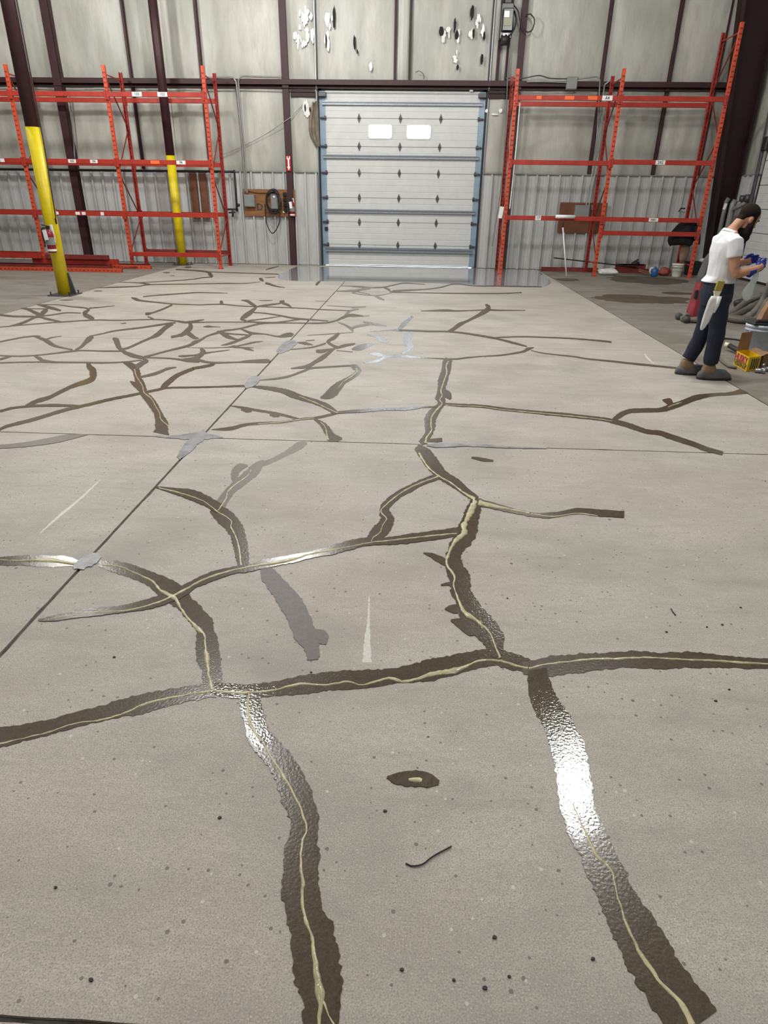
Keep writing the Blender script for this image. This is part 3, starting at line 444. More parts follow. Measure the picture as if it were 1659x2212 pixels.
('d',[(0.273,5.893,0.278,5.971),(0.414,5.845,0.421,5.945),(0.63,5.828,0.641,5.928),(0.838,5.752,0.853,5.856),(1.043,5.699,1.062,5.801),(1.185,5.662,1.207,5.771),(1.194,5.647,1.217,5.759),(1.292,5.635,1.317,5.755),(1.513,5.574,1.543,5.691),(1.681,5.518,1.715,5.632),(1.75,5.462,1.789,5.582)],[[(0.307,5.877,0.308,5.892),(0.634,5.858,0.636,5.874),(0.842,5.777,0.844,5.792),(1.299,5.669,1.303,5.686),(1.604,5.59,1.608,5.607),(1.758,5.524,1.763,5.54)]]),
('d',[(1.747,5.471,1.75,5.553),(1.858,5.628,1.871,5.758),(1.981,5.776,2.011,5.915),(2.116,5.822,2.156,5.957),(2.277,5.846,2.32,5.99),(2.414,5.932,2.465,6.129),(2.589,6.095,2.637,6.278),(2.773,6.276,2.834,6.474),(2.978,6.431,3.025,6.559),(3.2,6.504,3.251,6.634),(3.318,6.556,3.4,6.746),(3.403,6.581,3.425,6.624)],[[(2.402,5.991,2.407,6.015),(2.465,6.06,2.473,6.095),(2.599,6.182,2.605,6.205)]]),
('d',[(2.434,6.25,2.446,6.28),(2.432,6.111,2.54,6.333),(2.441,6.038,2.504,6.137)],[]),
('d',[(1.727,5.468,1.766,5.588),(1.812,5.392,1.862,5.531),(1.895,5.278,1.948,5.41),(1.966,5.2,2.01,5.317),(2.049,5.176,2.101,5.306),(2.105,5.082,2.164,5.213),(2.211,4.946,2.268,5.063),(2.289,4.811,2.345,4.923),(2.385,4.742,2.428,4.828)],[]),
('d',[(0.023,4.673,0.058,4.789),(0.064,4.495,0.134,4.684),(0.107,4.333,0.187,4.506),(0.151,4.191,0.222,4.361),(0.212,4.075,0.259,4.224),(0.282,3.965,0.329,4.109),(0.345,3.846,0.386,3.958),(0.417,3.736,0.449,3.824)],[[(0.052,4.571,0.068,4.598),(0.092,4.405,0.102,4.424),(0.122,4.29,0.131,4.313),(0.192,4.141,0.198,4.162),(0.279,4.016,0.285,4.036),(0.348,3.865,0.357,3.893),(0.414,3.754,0.43,3.804)]]),
('s',[(0.409,3.81,0.458,3.776),(0.359,3.655,0.44,3.601),(0.324,3.514,0.417,3.458),(0.293,3.395,0.396,3.31),(0.266,3.281,0.349,3.172),(0.225,3.139,0.297,3.073),(0.202,2.991,0.288,2.998),(0.204,2.859,0.298,2.924),(0.219,2.765,0.321,2.823),(0.219,2.679,0.319,2.722),(0.235,2.598,0.322,2.656),(0.236,2.534,0.335,2.623),(0.256,2.452,0.353,2.571),(0.288,2.369,0.387,2.5),(0.322,2.303,0.414,2.418),(0.345,2.266,0.438,2.336),(0.352,2.225,0.425,2.259),(0.38,2.18,0.415,2.205)],[[(0.399,3.775,0.441,3.731),(0.347,3.547,0.378,3.514),(0.305,3.402,0.342,3.384),(0.307,3.328,0.339,3.289),(0.255,3.218,0.274,3.187),(0.213,3.052,0.228,3.042),(0.2,2.935,0.215,2.944),(0.236,2.821,0.247,2.828),(0.227,2.726,0.238,2.731),(0.246,2.606,0.257,2.615),(0.264,2.496,0.281,2.52),(0.316,2.434,0.328,2.457),(0.371,2.355,0.379,2.365),(0.385,2.274,0.393,2.28),(0.399,2.178,0.408,2.184)]]),
('d',[(0.183,2.52,0.183,2.533),(0.223,2.497,0.231,2.574),(0.275,2.489,0.286,2.543)],[]),
('d',[(0.206,2.434,0.208,2.446),(0.245,2.374,0.273,2.457),(0.288,2.327,0.314,2.409),(0.335,2.345,0.341,2.382)],[]),
('d',[(0.17,2.731,0.17,2.741),(0.21,2.73,0.214,2.767),(0.229,2.702,0.243,2.743)],[]),
('d',[(0.084,3.046,0.085,3.057),(0.124,3.005,0.135,3.057),(0.164,2.958,0.183,3.022),(0.213,2.914,0.228,2.96)],[]),
('d',[(0.409,3.684,0.429,3.799),(0.522,3.643,0.54,3.731),(0.621,3.598,0.637,3.67),(0.738,3.553,0.752,3.614),(0.791,3.545,0.803,3.606),(0.852,3.536,0.864,3.615),(0.932,3.577,0.94,3.642),(1.039,3.612,1.056,3.695),(1.154,3.591,1.181,3.688),(1.31,3.575,1.341,3.676)],[[(0.432,3.693,0.448,3.777),(0.526,3.662,0.535,3.711),(0.627,3.626,0.633,3.655),(0.745,3.585,0.75,3.606),(0.708,3.596,0.711,3.611),(0.875,3.556,0.877,3.57),(1.038,3.61,1.041,3.624),(1.154,3.585,1.158,3.597)]]),
('d',[(0.201,4.204,0.212,4.102),(0.081,4.087,0.097,3.992),(-.012,3.967,0.01,3.871),(-.102,3.837,-.07,3.746),(-.173,3.666,-.126,3.601),(-.18,3.526,-.115,3.55),(-.17,3.451,-.09,3.443),(-.181,3.4,-.11,3.295),(-.217,3.304,-.16,3.196),(-.24,3.183,-.21,3.13)],[[(0.193,4.147,0.196,4.125),(0.064,4.019,0.068,3.998),(-.057,3.855,-.052,3.838),(-.167,3.615,-.16,3.601),(-.174,3.533,-.166,3.539),(-.14,3.457,-.132,3.459),(-.158,3.36,-.153,3.354),(-.168,3.275,-.163,3.268),(-.203,3.212,-.198,3.204),(-.21,3.16,-.203,3.155)]]),
('d',[(0.289,3.375,0.291,3.272),(0.179,3.333,0.184,3.223),(0.005,3.267,0.013,3.161),(-.107,3.221,-.1,3.131),(-.202,3.213,-.193,3.124),(-.299,3.183,-.279,3.082),(-.414,3.106,-.39,3.009),(-.514,3.034,-.494,2.961),(-.598,2.99,-.577,2.914),(-.707,2.942,-.682,2.858),(-.782,2.91,-.753,2.828),(-.822,2.864,-.799,2.8),(-.879,2.846,-.854,2.776),(-.966,2.802,-.933,2.726),(-1.038,2.741,-.997,2.665),(-1.085,2.669,-1.044,2.605),(-1.135,2.611,-1.08,2.522),(-1.189,2.543,-1.145,2.465),(-1.256,2.494,-1.218,2.421),(-1.326,2.453,-1.297,2.396),(-1.426,2.427,-1.394,2.368),(-1.528,2.391,-1.496,2.336),(-1.602,2.353,-1.577,2.311),(-1.659,2.317,-1.653,2.307)],[[(0.279,3.301,0.279,3.288),(0.104,3.255,0.105,3.239),(-.104,3.187,-.103,3.171),(-.207,3.159,-.205,3.144),(-.306,3.107,-.304,3.096),(-.533,3.001,-.528,2.983),(-.599,2.956,-.59,2.929),(-.697,2.908,-.686,2.868),(-.778,2.871,-.77,2.848),(-.863,2.828,-.857,2.812),(-.968,2.763,-.96,2.745),(-1.034,2.694,-1.024,2.678),(-1.134,2.543,-1.124,2.528),(-1.203,2.471,-1.198,2.461),(-1.293,2.417,-1.288,2.407),(-1.409,2.395,-1.405,2.387),(-1.545,2.352,-1.541,2.344),(-1.61,2.327,-1.607,2.321)]]),
('d',[(-1.677,3.796,-1.683,3.817),(-1.527,3.71,-1.55,3.802),(-1.41,3.639,-1.439,3.787),(-1.294,3.56,-1.309,3.705),(-1.17,3.456,-1.175,3.582)],[[(-1.647,3.777,-1.653,3.798),(-1.506,3.721,-1.51,3.741),(-1.321,3.623,-1.323,3.636),(-1.23,3.532,-1.23,3.544),(-1.168,3.459,-1.167,3.474)]]),
('f',[(-.827,4.758,-.817,4.722),(-.896,4.751,-.846,4.606),(-.969,4.526,-.934,4.436),(-1.046,4.359,-1.017,4.281),(-1.107,4.34,-1.059,4.228),(-1.142,4.241,-1.057,4.099),(-1.178,4.033,-1.101,3.907),(-1.21,3.849,-1.139,3.748),(-1.22,3.706,-1.144,3.627),(-1.213,3.562,-1.139,3.498)],[[(-1.13,4.158,-1.119,4.145),(-1.131,4.044,-1.121,4.027),(-1.178,3.889,-1.168,3.873),(-1.194,3.775,-1.183,3.765),(-1.176,3.671,-1.166,3.662),(-1.181,3.496,-1.168,3.483)]]),
('f',[(-1.175,4.252,-1.164,4.221),(-1.25,4.258,-1.191,4.138),(-1.254,4.096,-1.193,4.066),(-1.191,3.906,-1.159,3.912)],[]),
('d',[(-1.219,3.47,-1.215,3.585),(-1.135,3.346,-1.117,3.514),(-1.065,3.252,-1.028,3.396),(-1.016,3.179,-.955,3.264),(-.977,3.081,-.904,3.126),(-.943,2.994,-.873,3.028),(-.902,2.889,-.843,2.921),(-.871,2.811,-.815,2.848)],[[(-1.169,3.463,-1.169,3.479),(-1.06,3.359,-1.057,3.371),(-1.039,3.277,-1.032,3.283),(-.978,3.157,-.972,3.163),(-.926,3.026,-.918,3.03),(-.868,2.827,-.856,2.829)]]),
('d',[(-2.123,2.762,-2.175,2.845),(-1.979,2.772,-2.036,2.873),(-1.843,2.765,-1.903,2.883),(-1.763,2.78,-1.81,2.88),(-1.699,2.783,-1.722,2.842)],[[(-2.147,2.815,-2.153,2.825),(-2.043,2.807,-2.053,2.824),(-1.954,2.808,-1.973,2.842),(-1.857,2.809,-1.88,2.856),(-1.772,2.8,-1.783,2.826),(-1.717,2.788,-1.731,2.821)]]),
('d',[(-1.603,2.794,-1.623,2.853),(-1.484,2.735,-1.517,2.847),(-1.382,2.688,-1.409,2.81),(-1.28,2.629,-1.294,2.756),(-1.191,2.547,-1.193,2.696),(-1.119,2.484,-1.106,2.635),(-1.046,2.427,-1.019,2.531),(-.984,2.349,-.951,2.455),(-.933,2.301,-.887,2.38),(-.918,2.266,-.843,2.293),(-.89,2.163,-.796,2.188),(-.859,2.084,-.767,2.115),(-.82,2.014,-.746,2.041),(-.783,1.937,-.717,1.961),(-.749,1.89,-.708,1.905)],[[(-1.586,2.801,-1.592,2.818),(-1.481,2.783,-1.486,2.799),(-1.371,2.727,-1.373,2.739),(-1.269,2.66,-1.269,2.678),(-1.199,2.578,-1.197,2.602),(-1.113,2.513,-1.108,2.546),(-1.055,2.441,-1.047,2.457),(-.984,2.355,-.98,2.367),(-.929,2.285,-.92,2.317),(-.885,2.251,-.876,2.259),(-.857,2.174,-.848,2.176),(-.821,2.064,-.798,2.07),(-.792,2.005,-.783,2.008),(-.767,1.945,-.753,1.951),(-.752,1.909,-.739,1.912)]]),
('d',[(-1.396,1.577,-1.465,1.665),(-1.319,1.616,-1.373,1.691),(-1.245,1.649,-1.294,1.717),(-1.183,1.685,-1.232,1.755),(-1.117,1.714,-1.164,1.786),(-1.032,1.749,-1.082,1.832),(-.954,1.776,-1.006,1.869),(-.88,1.815,-.925,1.902),(-.809,1.846,-.845,1.927),(-.716,1.875,-.743,1.949)],[[(-1.405,1.59,-1.41,1.596),(-1.334,1.623,-1.338,1.629),(-1.254,1.655,-1.259,1.663),(-1.191,1.701,-1.195,1.707),(-1.091,1.726,-1.097,1.736),(-1.022,1.77,-1.027,1.778),(-.974,1.811,-.981,1.823),(-.897,1.847,-.904,1.861),(-.823,1.877,-.828,1.886),(-.744,1.897,-.751,1.915)]]),
('s',[(-.743,1.883,-.76,1.958),(-.648,1.872,-.665,1.952),(-.581,1.876,-.602,1.951),(-.484,1.896,-.508,1.98),(-.388,1.912,-.415,2.016),(-.275,1.942,-.296,2.05),(-.159,1.959,-.173,2.068),(-.08,1.979,-.093,2.079),(-.014,2.003,-.025,2.093),(0.089,2.014,0.075,2.139),(0.193,2.058,0.179,2.181),(0.295,2.105,0.291,2.223),(0.379,2.131,0.393,2.242),(0.424,2.113,0.455,2.222),(0.512,2.096,0.538,2.176)],[[(-.74,1.901,-.744,1.92),(-.652,1.893,-.656,1.912),(-.6,1.897,-.605,1.914),(-.499,1.923,-.502,1.932),(-.413,1.958,-.417,1.975),(-.308,1.963,-.31,1.975),(-.224,1.988,-.225,2),(-.163,1.974,-.164,1.983),(-.058,2.014,-.06,2.036),(0.009,2.001,0.008,2.017),(0.118,2.047,0.114,2.077),(0.207,2.071,0.204,2.105),(0.257,2.108,0.253,2.127),(0.314,2.152,0.313,2.167),(0.389,2.157,0.392,2.172),(0.47,2.127,0.475,2.143),(0.507,2.115,0.513,2.133)]]),
('d',[(0.485,2.089,0.491,2.156),(0.589,2.083,0.603,2.205),(0.677,2.102,0.696,2.225),(0.794,2.13,0.816,2.241),(0.928,2.152,0.959,2.265),(1.058,2.156,1.094,2.263),(1.175,2.171,1.215,2.279),(1.281,2.179,1.32,2.27),(1.412,2.184,1.446,2.254),(1.536,2.191,1.567,2.25)],[[(0.514,2.116,0.514,2.132),(0.597,2.15,0.599,2.163),(0.781,2.192,0.784,2.206),(0.898,2.203,0.902,2.22),(1.035,2.22,1.04,2.234),(1.192,2.217,1.198,2.231),(1.315,2.218,1.321,2.232),(1.416,2.21,1.424,2.227),(1.549,2.216,1.553,2.224)]]),
('d',[(0.525,1.692,0.642,1.741),(0.526,1.621,0.644,1.659),(0.519,1.546,0.635,1.572),(0.515,1.487,0.625,1.511),(0.513,1.424,0.618,1.461),(0.517,1.364,0.625,1.416),(0.527,1.311,0.632,1.369),(0.539,1.27,0.642,1.325),(0.545,1.221,0.652,1.271),(0.552,1.166,0.658,1.216),(0.563,1.123,0.666,1.177),(0.571,1.07,0.684,1.131),(0.581,1.022,0.704,1.085),(0.587,0.983,0.715,1.043),(0.6,0.94,0.72,1.001),(0.617,0.898,0.733,0.97),(0.634,0.866,0.756,0.941),(0.651,0.827,0.777,0.898)],[[(0.551,1.461,0.556,1.464),(0.56,1.394,0.566,1.397),(0.57,1.343,0.578,1.348),(0.582,1.282,0.592,1.289),(0.61,1.244,0.618,1.249),(0.612,1.201,0.619,1.203),(0.61,1.148,0.617,1.15),(0.612,1.088,0.621,1.091),(0.62,1.046,0.627,1.049),(0.626,1.009,0.636,1.015),(0.649,0.953,0.661,0.961),(0.678,0.918,0.688,0.925),(0.691,0.888,0.705,0.895),(0.693,0.858,0.711,0.864)]]),
('s',[(0.506,2.108,0.587,2.132),(0.489,1.964,0.589,2.009),(0.501,1.857,0.603,1.931),(0.52,1.771,0.631,1.845),(0.525,1.689,0.642,1.744),(0.526,1.621,0.644,1.659),(0.519,1.546,0.635,1.572),(0.515,1.487,0.625,1.511),(0.513,1.424,0.618,1.461),(0.519,1.363,0.623,1.417),(0.539,1.324,0.623,1.374)],[]),
('d',[(-.628,1.916,-.571,1.925),(-.615,1.836,-.542,1.858),(-.585,1.763,-.514,1.795),(-.549,1.675,-.485,1.73),(-.49,1.602,-.437,1.674),(-.439,1.544,-.38,1.61),(-.407,1.491,-.334,1.544),(-.378,1.422,-.29,1.473),(-.342,1.367,-.258,1.395),(-.328,1.317,-.245,1.318),(-.334,1.247,-.232,1.243),(-.325,1.182,-.226,1.185),(-.315,1.112,-.215,1.128),(-.291,1.054,-.201,1.088),(-.275,1.018,-.172,1.05),(-.264,0.968,-.152,0.992),(-.25,0.925,-.135,0.95),(-.234,0.886,-.126,0.907),(-.214,0.853,-.123,0.863),(-.209,0.808,-.117,0.811)],[[(-.602,1.911,-.593,1.91),(-.59,1.829,-.578,1.829),(-.565,1.749,-.554,1.756),(-.515,1.679,-.509,1.686),(-.491,1.658,-.485,1.664),(-.444,1.587,-.438,1.593),(-.393,1.513,-.385,1.52),(-.352,1.457,-.345,1.463),(-.311,1.385,-.303,1.389),(-.284,1.33,-.277,1.331),(-.289,1.275,-.282,1.274),(-.285,1.21,-.275,1.211),(-.269,1.156,-.257,1.158),(-.262,1.105,-.252,1.106),(-.252,1.059,-.238,1.063),(-.226,1.014,-.216,1.017),(-.209,0.965,-.195,0.968),(-.198,0.915,-.182,0.918),(-.189,0.879,-.163,0.883),(-.179,0.854,-.166,0.854),(-.174,0.809,-.166,0.809)],[(-.175,0.864,-.168,0.867),(-.159,0.842,-.152,0.845),(-.136,0.813,-.131,0.816)]]),
('s',[(-.628,1.916,-.571,1.925),(-.615,1.836,-.542,1.858),(-.585,1.763,-.514,1.795),(-.546,1.677,-.487,1.728),(-.488,1.619,-.449,1.673)],[]),
('p',[(-.759,2.823,-.738,2.862),(-.735,2.737,-.692,2.827),(-.687,2.652,-.639,2.759),(-.625,2.548,-.569,2.66),(-.573,2.455,-.501,2.56),(-.525,2.365,-.445,2.441),(-.498,2.294,-.417,2.363),(-.459,2.222,-.389,2.293),(-.426,2.186,-.368,2.215),(-.403,2.114,-.358,2.123)],[]),
('p',[(-.42,2.265,-.417,2.323),(-.374,2.222,-.368,2.325),(-.338,2.229,-.334,2.286)],[]),
('d',[(-.045,1.526,-.044,1.538),(-.015,1.506,-.015,1.551),(0.038,1.501,0.04,1.568),(0.089,1.501,0.098,1.56),(0.126,1.511,0.13,1.529)],[[(0.028,1.522,0.028,1.532),(0.05,1.515,0.052,1.543),(0.071,1.52,0.073,1.532)]]),
('d',[(0.45,4.512,0.455,4.547),(0.522,4.46,0.532,4.529),(0.606,4.454,0.611,4.488)],[]),
('c',[(-.183,2.618,-.179,2.618),(-.175,2.398,-.162,2.399),(-.177,2.251,-.148,2.252),(-.173,2.116,-.134,2.118)],[]),
('c',[(-2.087,3.123,-2.096,3.131),(-2.082,3.365,-2.103,3.388),(-2.076,3.584,-2.095,3.605),(-2.094,3.902,-2.101,3.91)],[]),
('c',[(2.932,8.429,2.948,8.456),(2.88,8.132,2.915,8.201),(2.878,7.868,2.888,7.888)],[]),
]
FILLERS = [
[(-1.687,4.306,-1.727,4.356),(-1.664,4.444,-1.757,4.57),(-1.655,4.575,-1.76,4.739),(-1.641,4.852,-1.721,4.989)],
[(-2.045,4.78,-2.054,4.804),(-1.856,4.745,-1.883,4.823),(-1.693,4.739,-1.751,4.922),(-1.571,4.778,-1.592,4.857),(-1.506,4.787,-1.512,4.811)],
[(-1.708,2.751,-1.729,2.781),(-1.65,2.76,-1.726,2.863),(-1.623,2.816,-1.696,2.915),(-1.627,2.884,-1.653,2.92)],
[(-1.68,7.9,-1.738,8.064),(-1.618,7.994,-1.753,8.404),(-1.576,8.165,-1.728,8.687),(-1.556,8.553,-1.612,8.765)],
[(-1.683,6.274,-1.721,6.353),(-1.639,6.329,-1.751,6.58),(-1.612,6.437,-1.737,6.766),(-1.618,6.634,-1.663,6.767)],
[(0.12,4.747,0.12,4.768),(0.22,4.721,0.222,4.812),(0.358,4.749,0.361,4.819),(0.45,4.767,0.452,4.794),(0.586,4.758,0.592,4.817),(0.767,4.752,0.771,4.779),(1.049,4.766,1.052,4.782)]]
COAT = [(-3.401,19.067),(-3.479,17.569),(-3.423,16.564),(-3.036,15.722),(-1.736,15.757),(-.658,15.848),(1.059,15.678),(2.381,15.284),(2.751,15.344),(3.169,16.221),(3.276,17.452),(3.245,19.495),(2.106,19.819)]

# ================================================================== FLOOR
floor = MB().box((-3.8, 5.4, -0.08), (24.6, 28.9, 0.14)).build('floor', 'bed'); floor['kind'] = 'structure'
def slab(x0, x1, y0, y1, matn, gx0, gx1, gy0, gy1, seed):
    g = 0.009
    x0 += g*gx0; x1 -= g*gx1; y0 += g*gy0; y1 -= g*gy1
    def edge(a, b):
        L = (Vector(b)-Vector(a)).length; near = min(abs(a[1]), abs(b[1])); n = int(L/0.05) if near < 9 else 8
        d = (Vector(b)-Vector(a)).normalized(); nn = Vector((-d.y, d.x)); pts = []
        for i in range(n):
            p = Vector(a).lerp(Vector(b), i/n)
            j = 0.0025*N3(p.x*9, p.y*9, seed) + 0.010*max(0, N3(p.x*5, p.y*5, seed+3)-0.25)
            if i == 0: j = 0
            pts.append(p + nn*max(j, -0.004))
        return pts
    top = edge((x0, y0), (x1, y0))+edge((x1, y0), (x1, y1))+edge((x1, y1), (x0, y1))+edge((x0, y1), (x0, y0))
    n = len(top); b = MB(); b.add([(p.x, p.y, 0) for p in top]+[(p.x, p.y, -0.03) for p in top], [tuple(range(n))]+[(i, (i+1) % n, n+(i+1) % n, n+i) for i in range(n)])
    return b.build('concrete_slab', matn, floor)
XE = [-16, -11.5, -6.62, -1.685, 3.41, 8.42]; YE = [-9, -4.0, 0.785, 4.79, 8.62, 14.1, 19.80]
for i in range(5):
    for j in range(6):
        ag = i in (0, 1, 4)
        thin = lambda k: 0.35 if k in (4, 5) else 0.8
        s_ = slab(XE[i], XE[i+1], YE[j], YE[j+1], 'aged' if ag else 'ground', 1, 1, thin(j), thin(j+1), i*7+j)
        if ag: s_['label'] = 'unpolished stained grey concrete slab'
# finished coating by the door
b = MB(); cp_ = crom([Vector((p[0], min(p[1], 19.60), 0)) for p in COAT]+[Vector((COAT[0][0], min(COAT[0][1], 19.6), 0))], 0.25)[:-1]
n = len(cp_); b.add([(p.x, min(p.y, 19.60), 0.003) for p in cp_]+[(p.x, min(p.y, 19.60), -0.001) for p in cp_], [tuple(range(n))]+[(i, (i+1) % n, n+(i+1) % n, n+i) for i in range(n)])
b.build('floor_coating', 'coat', floor, label='glossy grey finished coating in front of the dock door')
# crack repairs: wet resin ribbons brushed over each crack with a bead in the crack itself
def ribbon(edges, z, jit, seed):
    # resample both edges together
    Ls = []; Rs = []
    for i in range(len(edges)-1):
        q = [edges[max(i-1, 0)], edges[i], edges[i+1], edges[min(i+2, len(edges)-1)]]
        d = max((Vector(q[1][:2])-Vector(q[2][:2])).length, (Vector(q[1][2:])-Vector(q[2][2:])).length)
        st = max(0.008, 0.0040*(abs(q[1][1])+1.0)); n = max(2, min(60, int(d/st)))
        for k in range(n + (1 if i == len(edges)-2 else 0)):
            t = k/n; w = [(-t+2*t*t-t**3)/2, (2-5*t*t+3*t**3)/2, (t+4*t*t-3*t**3)/2, (-t*t+t**3)/2]
            e = [sum(w[a]*q[a][c] for a in range(4)) for c in range(4)]
            Ls.append(Vector((e[0], e[1], 0))); Rs.append(Vector((e[2], e[3], 0)))
    vs = []; fs = []; n = len(Ls)
    for i, (l, r) in enumerate(zip(Ls, Rs)):
        d = (l-r); wd_ = d.length
        if wd_ > 1e-6:
            d = d/wd_
            a = jit*(0.05*wd_+0.006)
            l = l + d*a*(0.35*N3(l.x*12, l.y*12, seed)+0.6*N3(l.x*38, l.y*38, seed)+0.7*N3(l.x*110, l.y*110, seed)); r = r - d*a*(0.35*N3(r.x*12, r.y*12, seed+9)+0.6*N3(r.x*38, r.y*38, seed+9)+0.7*N3(r.x*110, r.y*110, seed+9))
        vs += [(l.x, l.y, z), (r.x, r.y, z), (l.x, l.y, -0.0005), (r.x, r.y, -0.0005)]
        if i:
            p = 4*(i-1); c = 4*i
            fs += [(p, p+1, c+1, c), (p, c, c+2, p+2), (p+1, p+3, c+3, c+1)]
    fs += [(0, 2, 3, 1), (4*n-4, 4*n-3, 4*n-1, 4*n-2)]
    return MB().add(vs, fs)
def beadmesh(edges, z, seed):
    vs = []; fs = []; sec = 5; cnt = 0
    for i in range(len(edges)-1):
        q = [edges[max(i-1, 0)], edges[i], edges[i+1], edges[min(i+2, len(edges)-1)]]
        d = (Vector(q[1][:2])-Vector(q[2][:2])).length; n = max(2, min(30, int(d/max(0.010, 0.004*(abs(q[1][1])+1)))))
        for k in range(n + (1 if i == len(edges)-2 else 0)):
            t = k/n; w = [(-t+2*t*t-t**3)/2, (2-5*t*t+3*t**3)/2, (t+4*t*t-3*t**3)/2, (-t*t+t**3)/2]
            e = [sum(w[a]*q[a][c] for a in range(4)) for c in range(4)]
            l = Vector((e[0], e[1], 0)); r = Vector((e[2], e[3], 0)); c = (l+r)/2; hw = (l-r)/2
            hw *= 1.0+0.55*N3(c.x*30, c.y*30, seed)+0.25*N3(c.x*90, c.y*90, seed)
            px = Vector((-hw.y, hw.x, 0)); hw = hw*0.85; c = c + hw.normalized()*0.004*N3(c.x*40, c.y*40, seed+5)
            hgt = min(0.006, hw.length*0.45)
            for a in range(sec):
                th = math.pi*a/(sec-1); p = c + hw*math.cos(th); vs.append((p.x, p.y, z-0.0005+hgt*math.sin(th)))
            if cnt:
                for a in range(sec-1): fs.append(((cnt-1)*sec+a, (cnt-1)*sec+a+1, cnt*sec+a+1, cnt*sec+a))
            cnt += 1
    return MB().add(vs, fs)
LBL = {'m': 'dull brown resin strip over a crack far across the floor', 'p': 'purplish brown resin patch with a glinting upper end', 'c': 'pale scratch in the polished concrete', 's': 'wet dark resin strip glinting under a lamp', 'd': 'dark brown wet resin brushed along a crack', 'f': 'brown resin patch along a crack, paled by fading and painted glare', 'w': 'glossy resin along a crack catching the light'}
for i, (k, ed, beads) in enumerate(STRIPS):
    z = 0.0012 + 0.00012*(i % 24) if k != 'c' else 0.0006
    o = ribbon(ed, z, 1.0, i*3.3).build('floor_scratch' if k == 'c' else 'resin_strip', 'resin_'+k, floor, label=LBL[k])
    for bd in beads: beadmesh(bd, z, i*1.7).build('resin_bead', 'bead', o, True, label='pale yellow resin bead filling the crack')
for i, ed in enumerate(FILLERS):
    ribbon(ed, 0.0045+0.0004*i, 1.6, 50+i).build('joint_filler', 'filler', floor, label='grey glossy filler smeared over a floor joint')

M['stain'] = mk('oil_stain', (0.075, 0.060, 0.036), 0.6, 0, 0.35, 3)
for (c, rx, ry, sd) in (((4.545, 13.733), 0.95, 0.62, 2.0), ((5.740, 17.358), 1.0, 0.9, 5.0), ((3.730, 17.109), 0.28, 0.35, 7.0), ((5.625, 14.758), 0.35, 0.25, 9.0)):
    pts = []
    for k in range(60):
        a = 2*math.pi*k/60; q = 1+0.30*N3(math.cos(a)*1.6, math.sin(a)*1.6, sd)+0.18*N3(math.cos(a)*6, math.sin(a)*6, sd); pts.append((c[0]+rx*q*math.cos(a), c[1]+ry*q*math.sin(a)))
    n = len(pts); MB().add([(x, y, 0.0008) for x, y in pts]+[(x, y, -0.001) for x, y in pts], [tuple(range(n))]+[(i, (i+1) % n, n+(i+1) % n, n+i) for i in range(n)]).build('floor_stain', 'stain', floor, label='dark brown oil stain on the unpolished concrete')

# ================================================================== BACK WALL
D = 19.68
wb = structure('wall_back', (0, D, 0))
b = MB()
for x0, x1, z0, z1 in ((-16.0, -2.66, 0, 7.4), (1.55, 8.6, 0, 7.4), (-2.80, 1.66, 4.24, 7.4)): b.box(((x0+x1)/2, D+0.16, (z0+z1)/2), (x1-x0, 0.16, z1-z0))
b.build('sheeting', 'trimgrey', wb)
def blanket(x0, x1, z0, z1, seed, y=D, axis='x', par=None, bulge=0.055):
    nx, nz = 12, 18; vs = []; fs = []
    for j in range(nz+1):
        for i in range(nx+1):
            u, v = i/nx, j/nz; x = x0+(x1-x0)*u; z = z0+(z1-z0)*v
            d = bulge*(max(0, 1-abs(2*u-1)**3))*(max(0, 1-abs(2*v-1)**6)) + 0.022*N3(x*1.7, z*0.7, seed)+0.010*N3(x*6, z*1.2, seed) + 0.012*math.exp(-((u-0.5)*16)**2)
            vs.append((x, y-d, z) if axis == 'x' else (y-d, x, z))
            if i and j: c = j*(nx+1)+i; fs.append((c-nx-2, c-nx-1, c, c-1))
    return MB().add(vs, fs).build('insulation_blanket', 'vinyl', par or wb, True)
SX = [-15.0, -12.4, -9.542, -7.608, -6.661, -5.747, -3.621, -2.76]
SXR = [1.64, 2.401, 4.488, 6.167, 7.98]
SXU = [-2.76, -0.749, -0.377, 1.64]
for i, (a, c) in enumerate(zip(SX[:-1], SX[1:])):
    blanket(a, c, 2.36, 4.30, i); blanket(a, c, 4.44, 7.3, i+20)
for i, (a, c) in enumerate(zip(SXR[:-1], SXR[1:])):
    blanket(a, c, 2.38, 4.30, i+40); blanket(a, c, 4.44, 7.3, i+60)
for i, (a, c) in enumerate(zip(SXU[:-1], SXU[1:])): blanket(a, c, 4.44, 7.3, i+80, bulge=0.03)
def liner_panel(x0, w, z0, z1, par, y=D-0.03, axis='x', nr=3):
    prof = []
    for k in range(nr):
        a = w*k/nr; s_ = w/nr
        prof += [(a, 0), (a+s_*0.36, 0), (a+s_*0.39, -0.004), (a+s_*0.44, -0.004), (a+s_*0.47, 0), (a+s_*0.60, 0), (a+s_*0.63, -0.004), (a+s_*0.68, -0.004), (a+s_*0.71, 0), (a+s_*0.80, 0), (a+s_*0.805, -0.085), (a+s_*0.93, -0.085), (a+s_*0.935, 0)]
    prof.append((w, 0)); P = [(x0+u, d) for u, d in prof]
    f = (lambda u, d, z: (u, y+d, z)) if axis == 'x' else (lambda u, d, z: (y+d, u, z))
    vs = [f(u, d, z0) for u, d in P]+[f(u, d, z1) for u, d in P]; n = len(P)
    return MB().add(vs, [(i, i+1, n+i+1, n+i) for i in range(n-1)]).build('liner_panel', 'liner', par)
x = -12.6
LW = (12.6-2.80)/11
for k in range(11): liner_panel(x+LW*k, LW-0.004, 0.012, 2.36, wb)
LR = (7.98-1.66)/7
for k in range(7): liner_panel(1.66+LR*k, LR-0.004, 0.012, 2.38, wb)
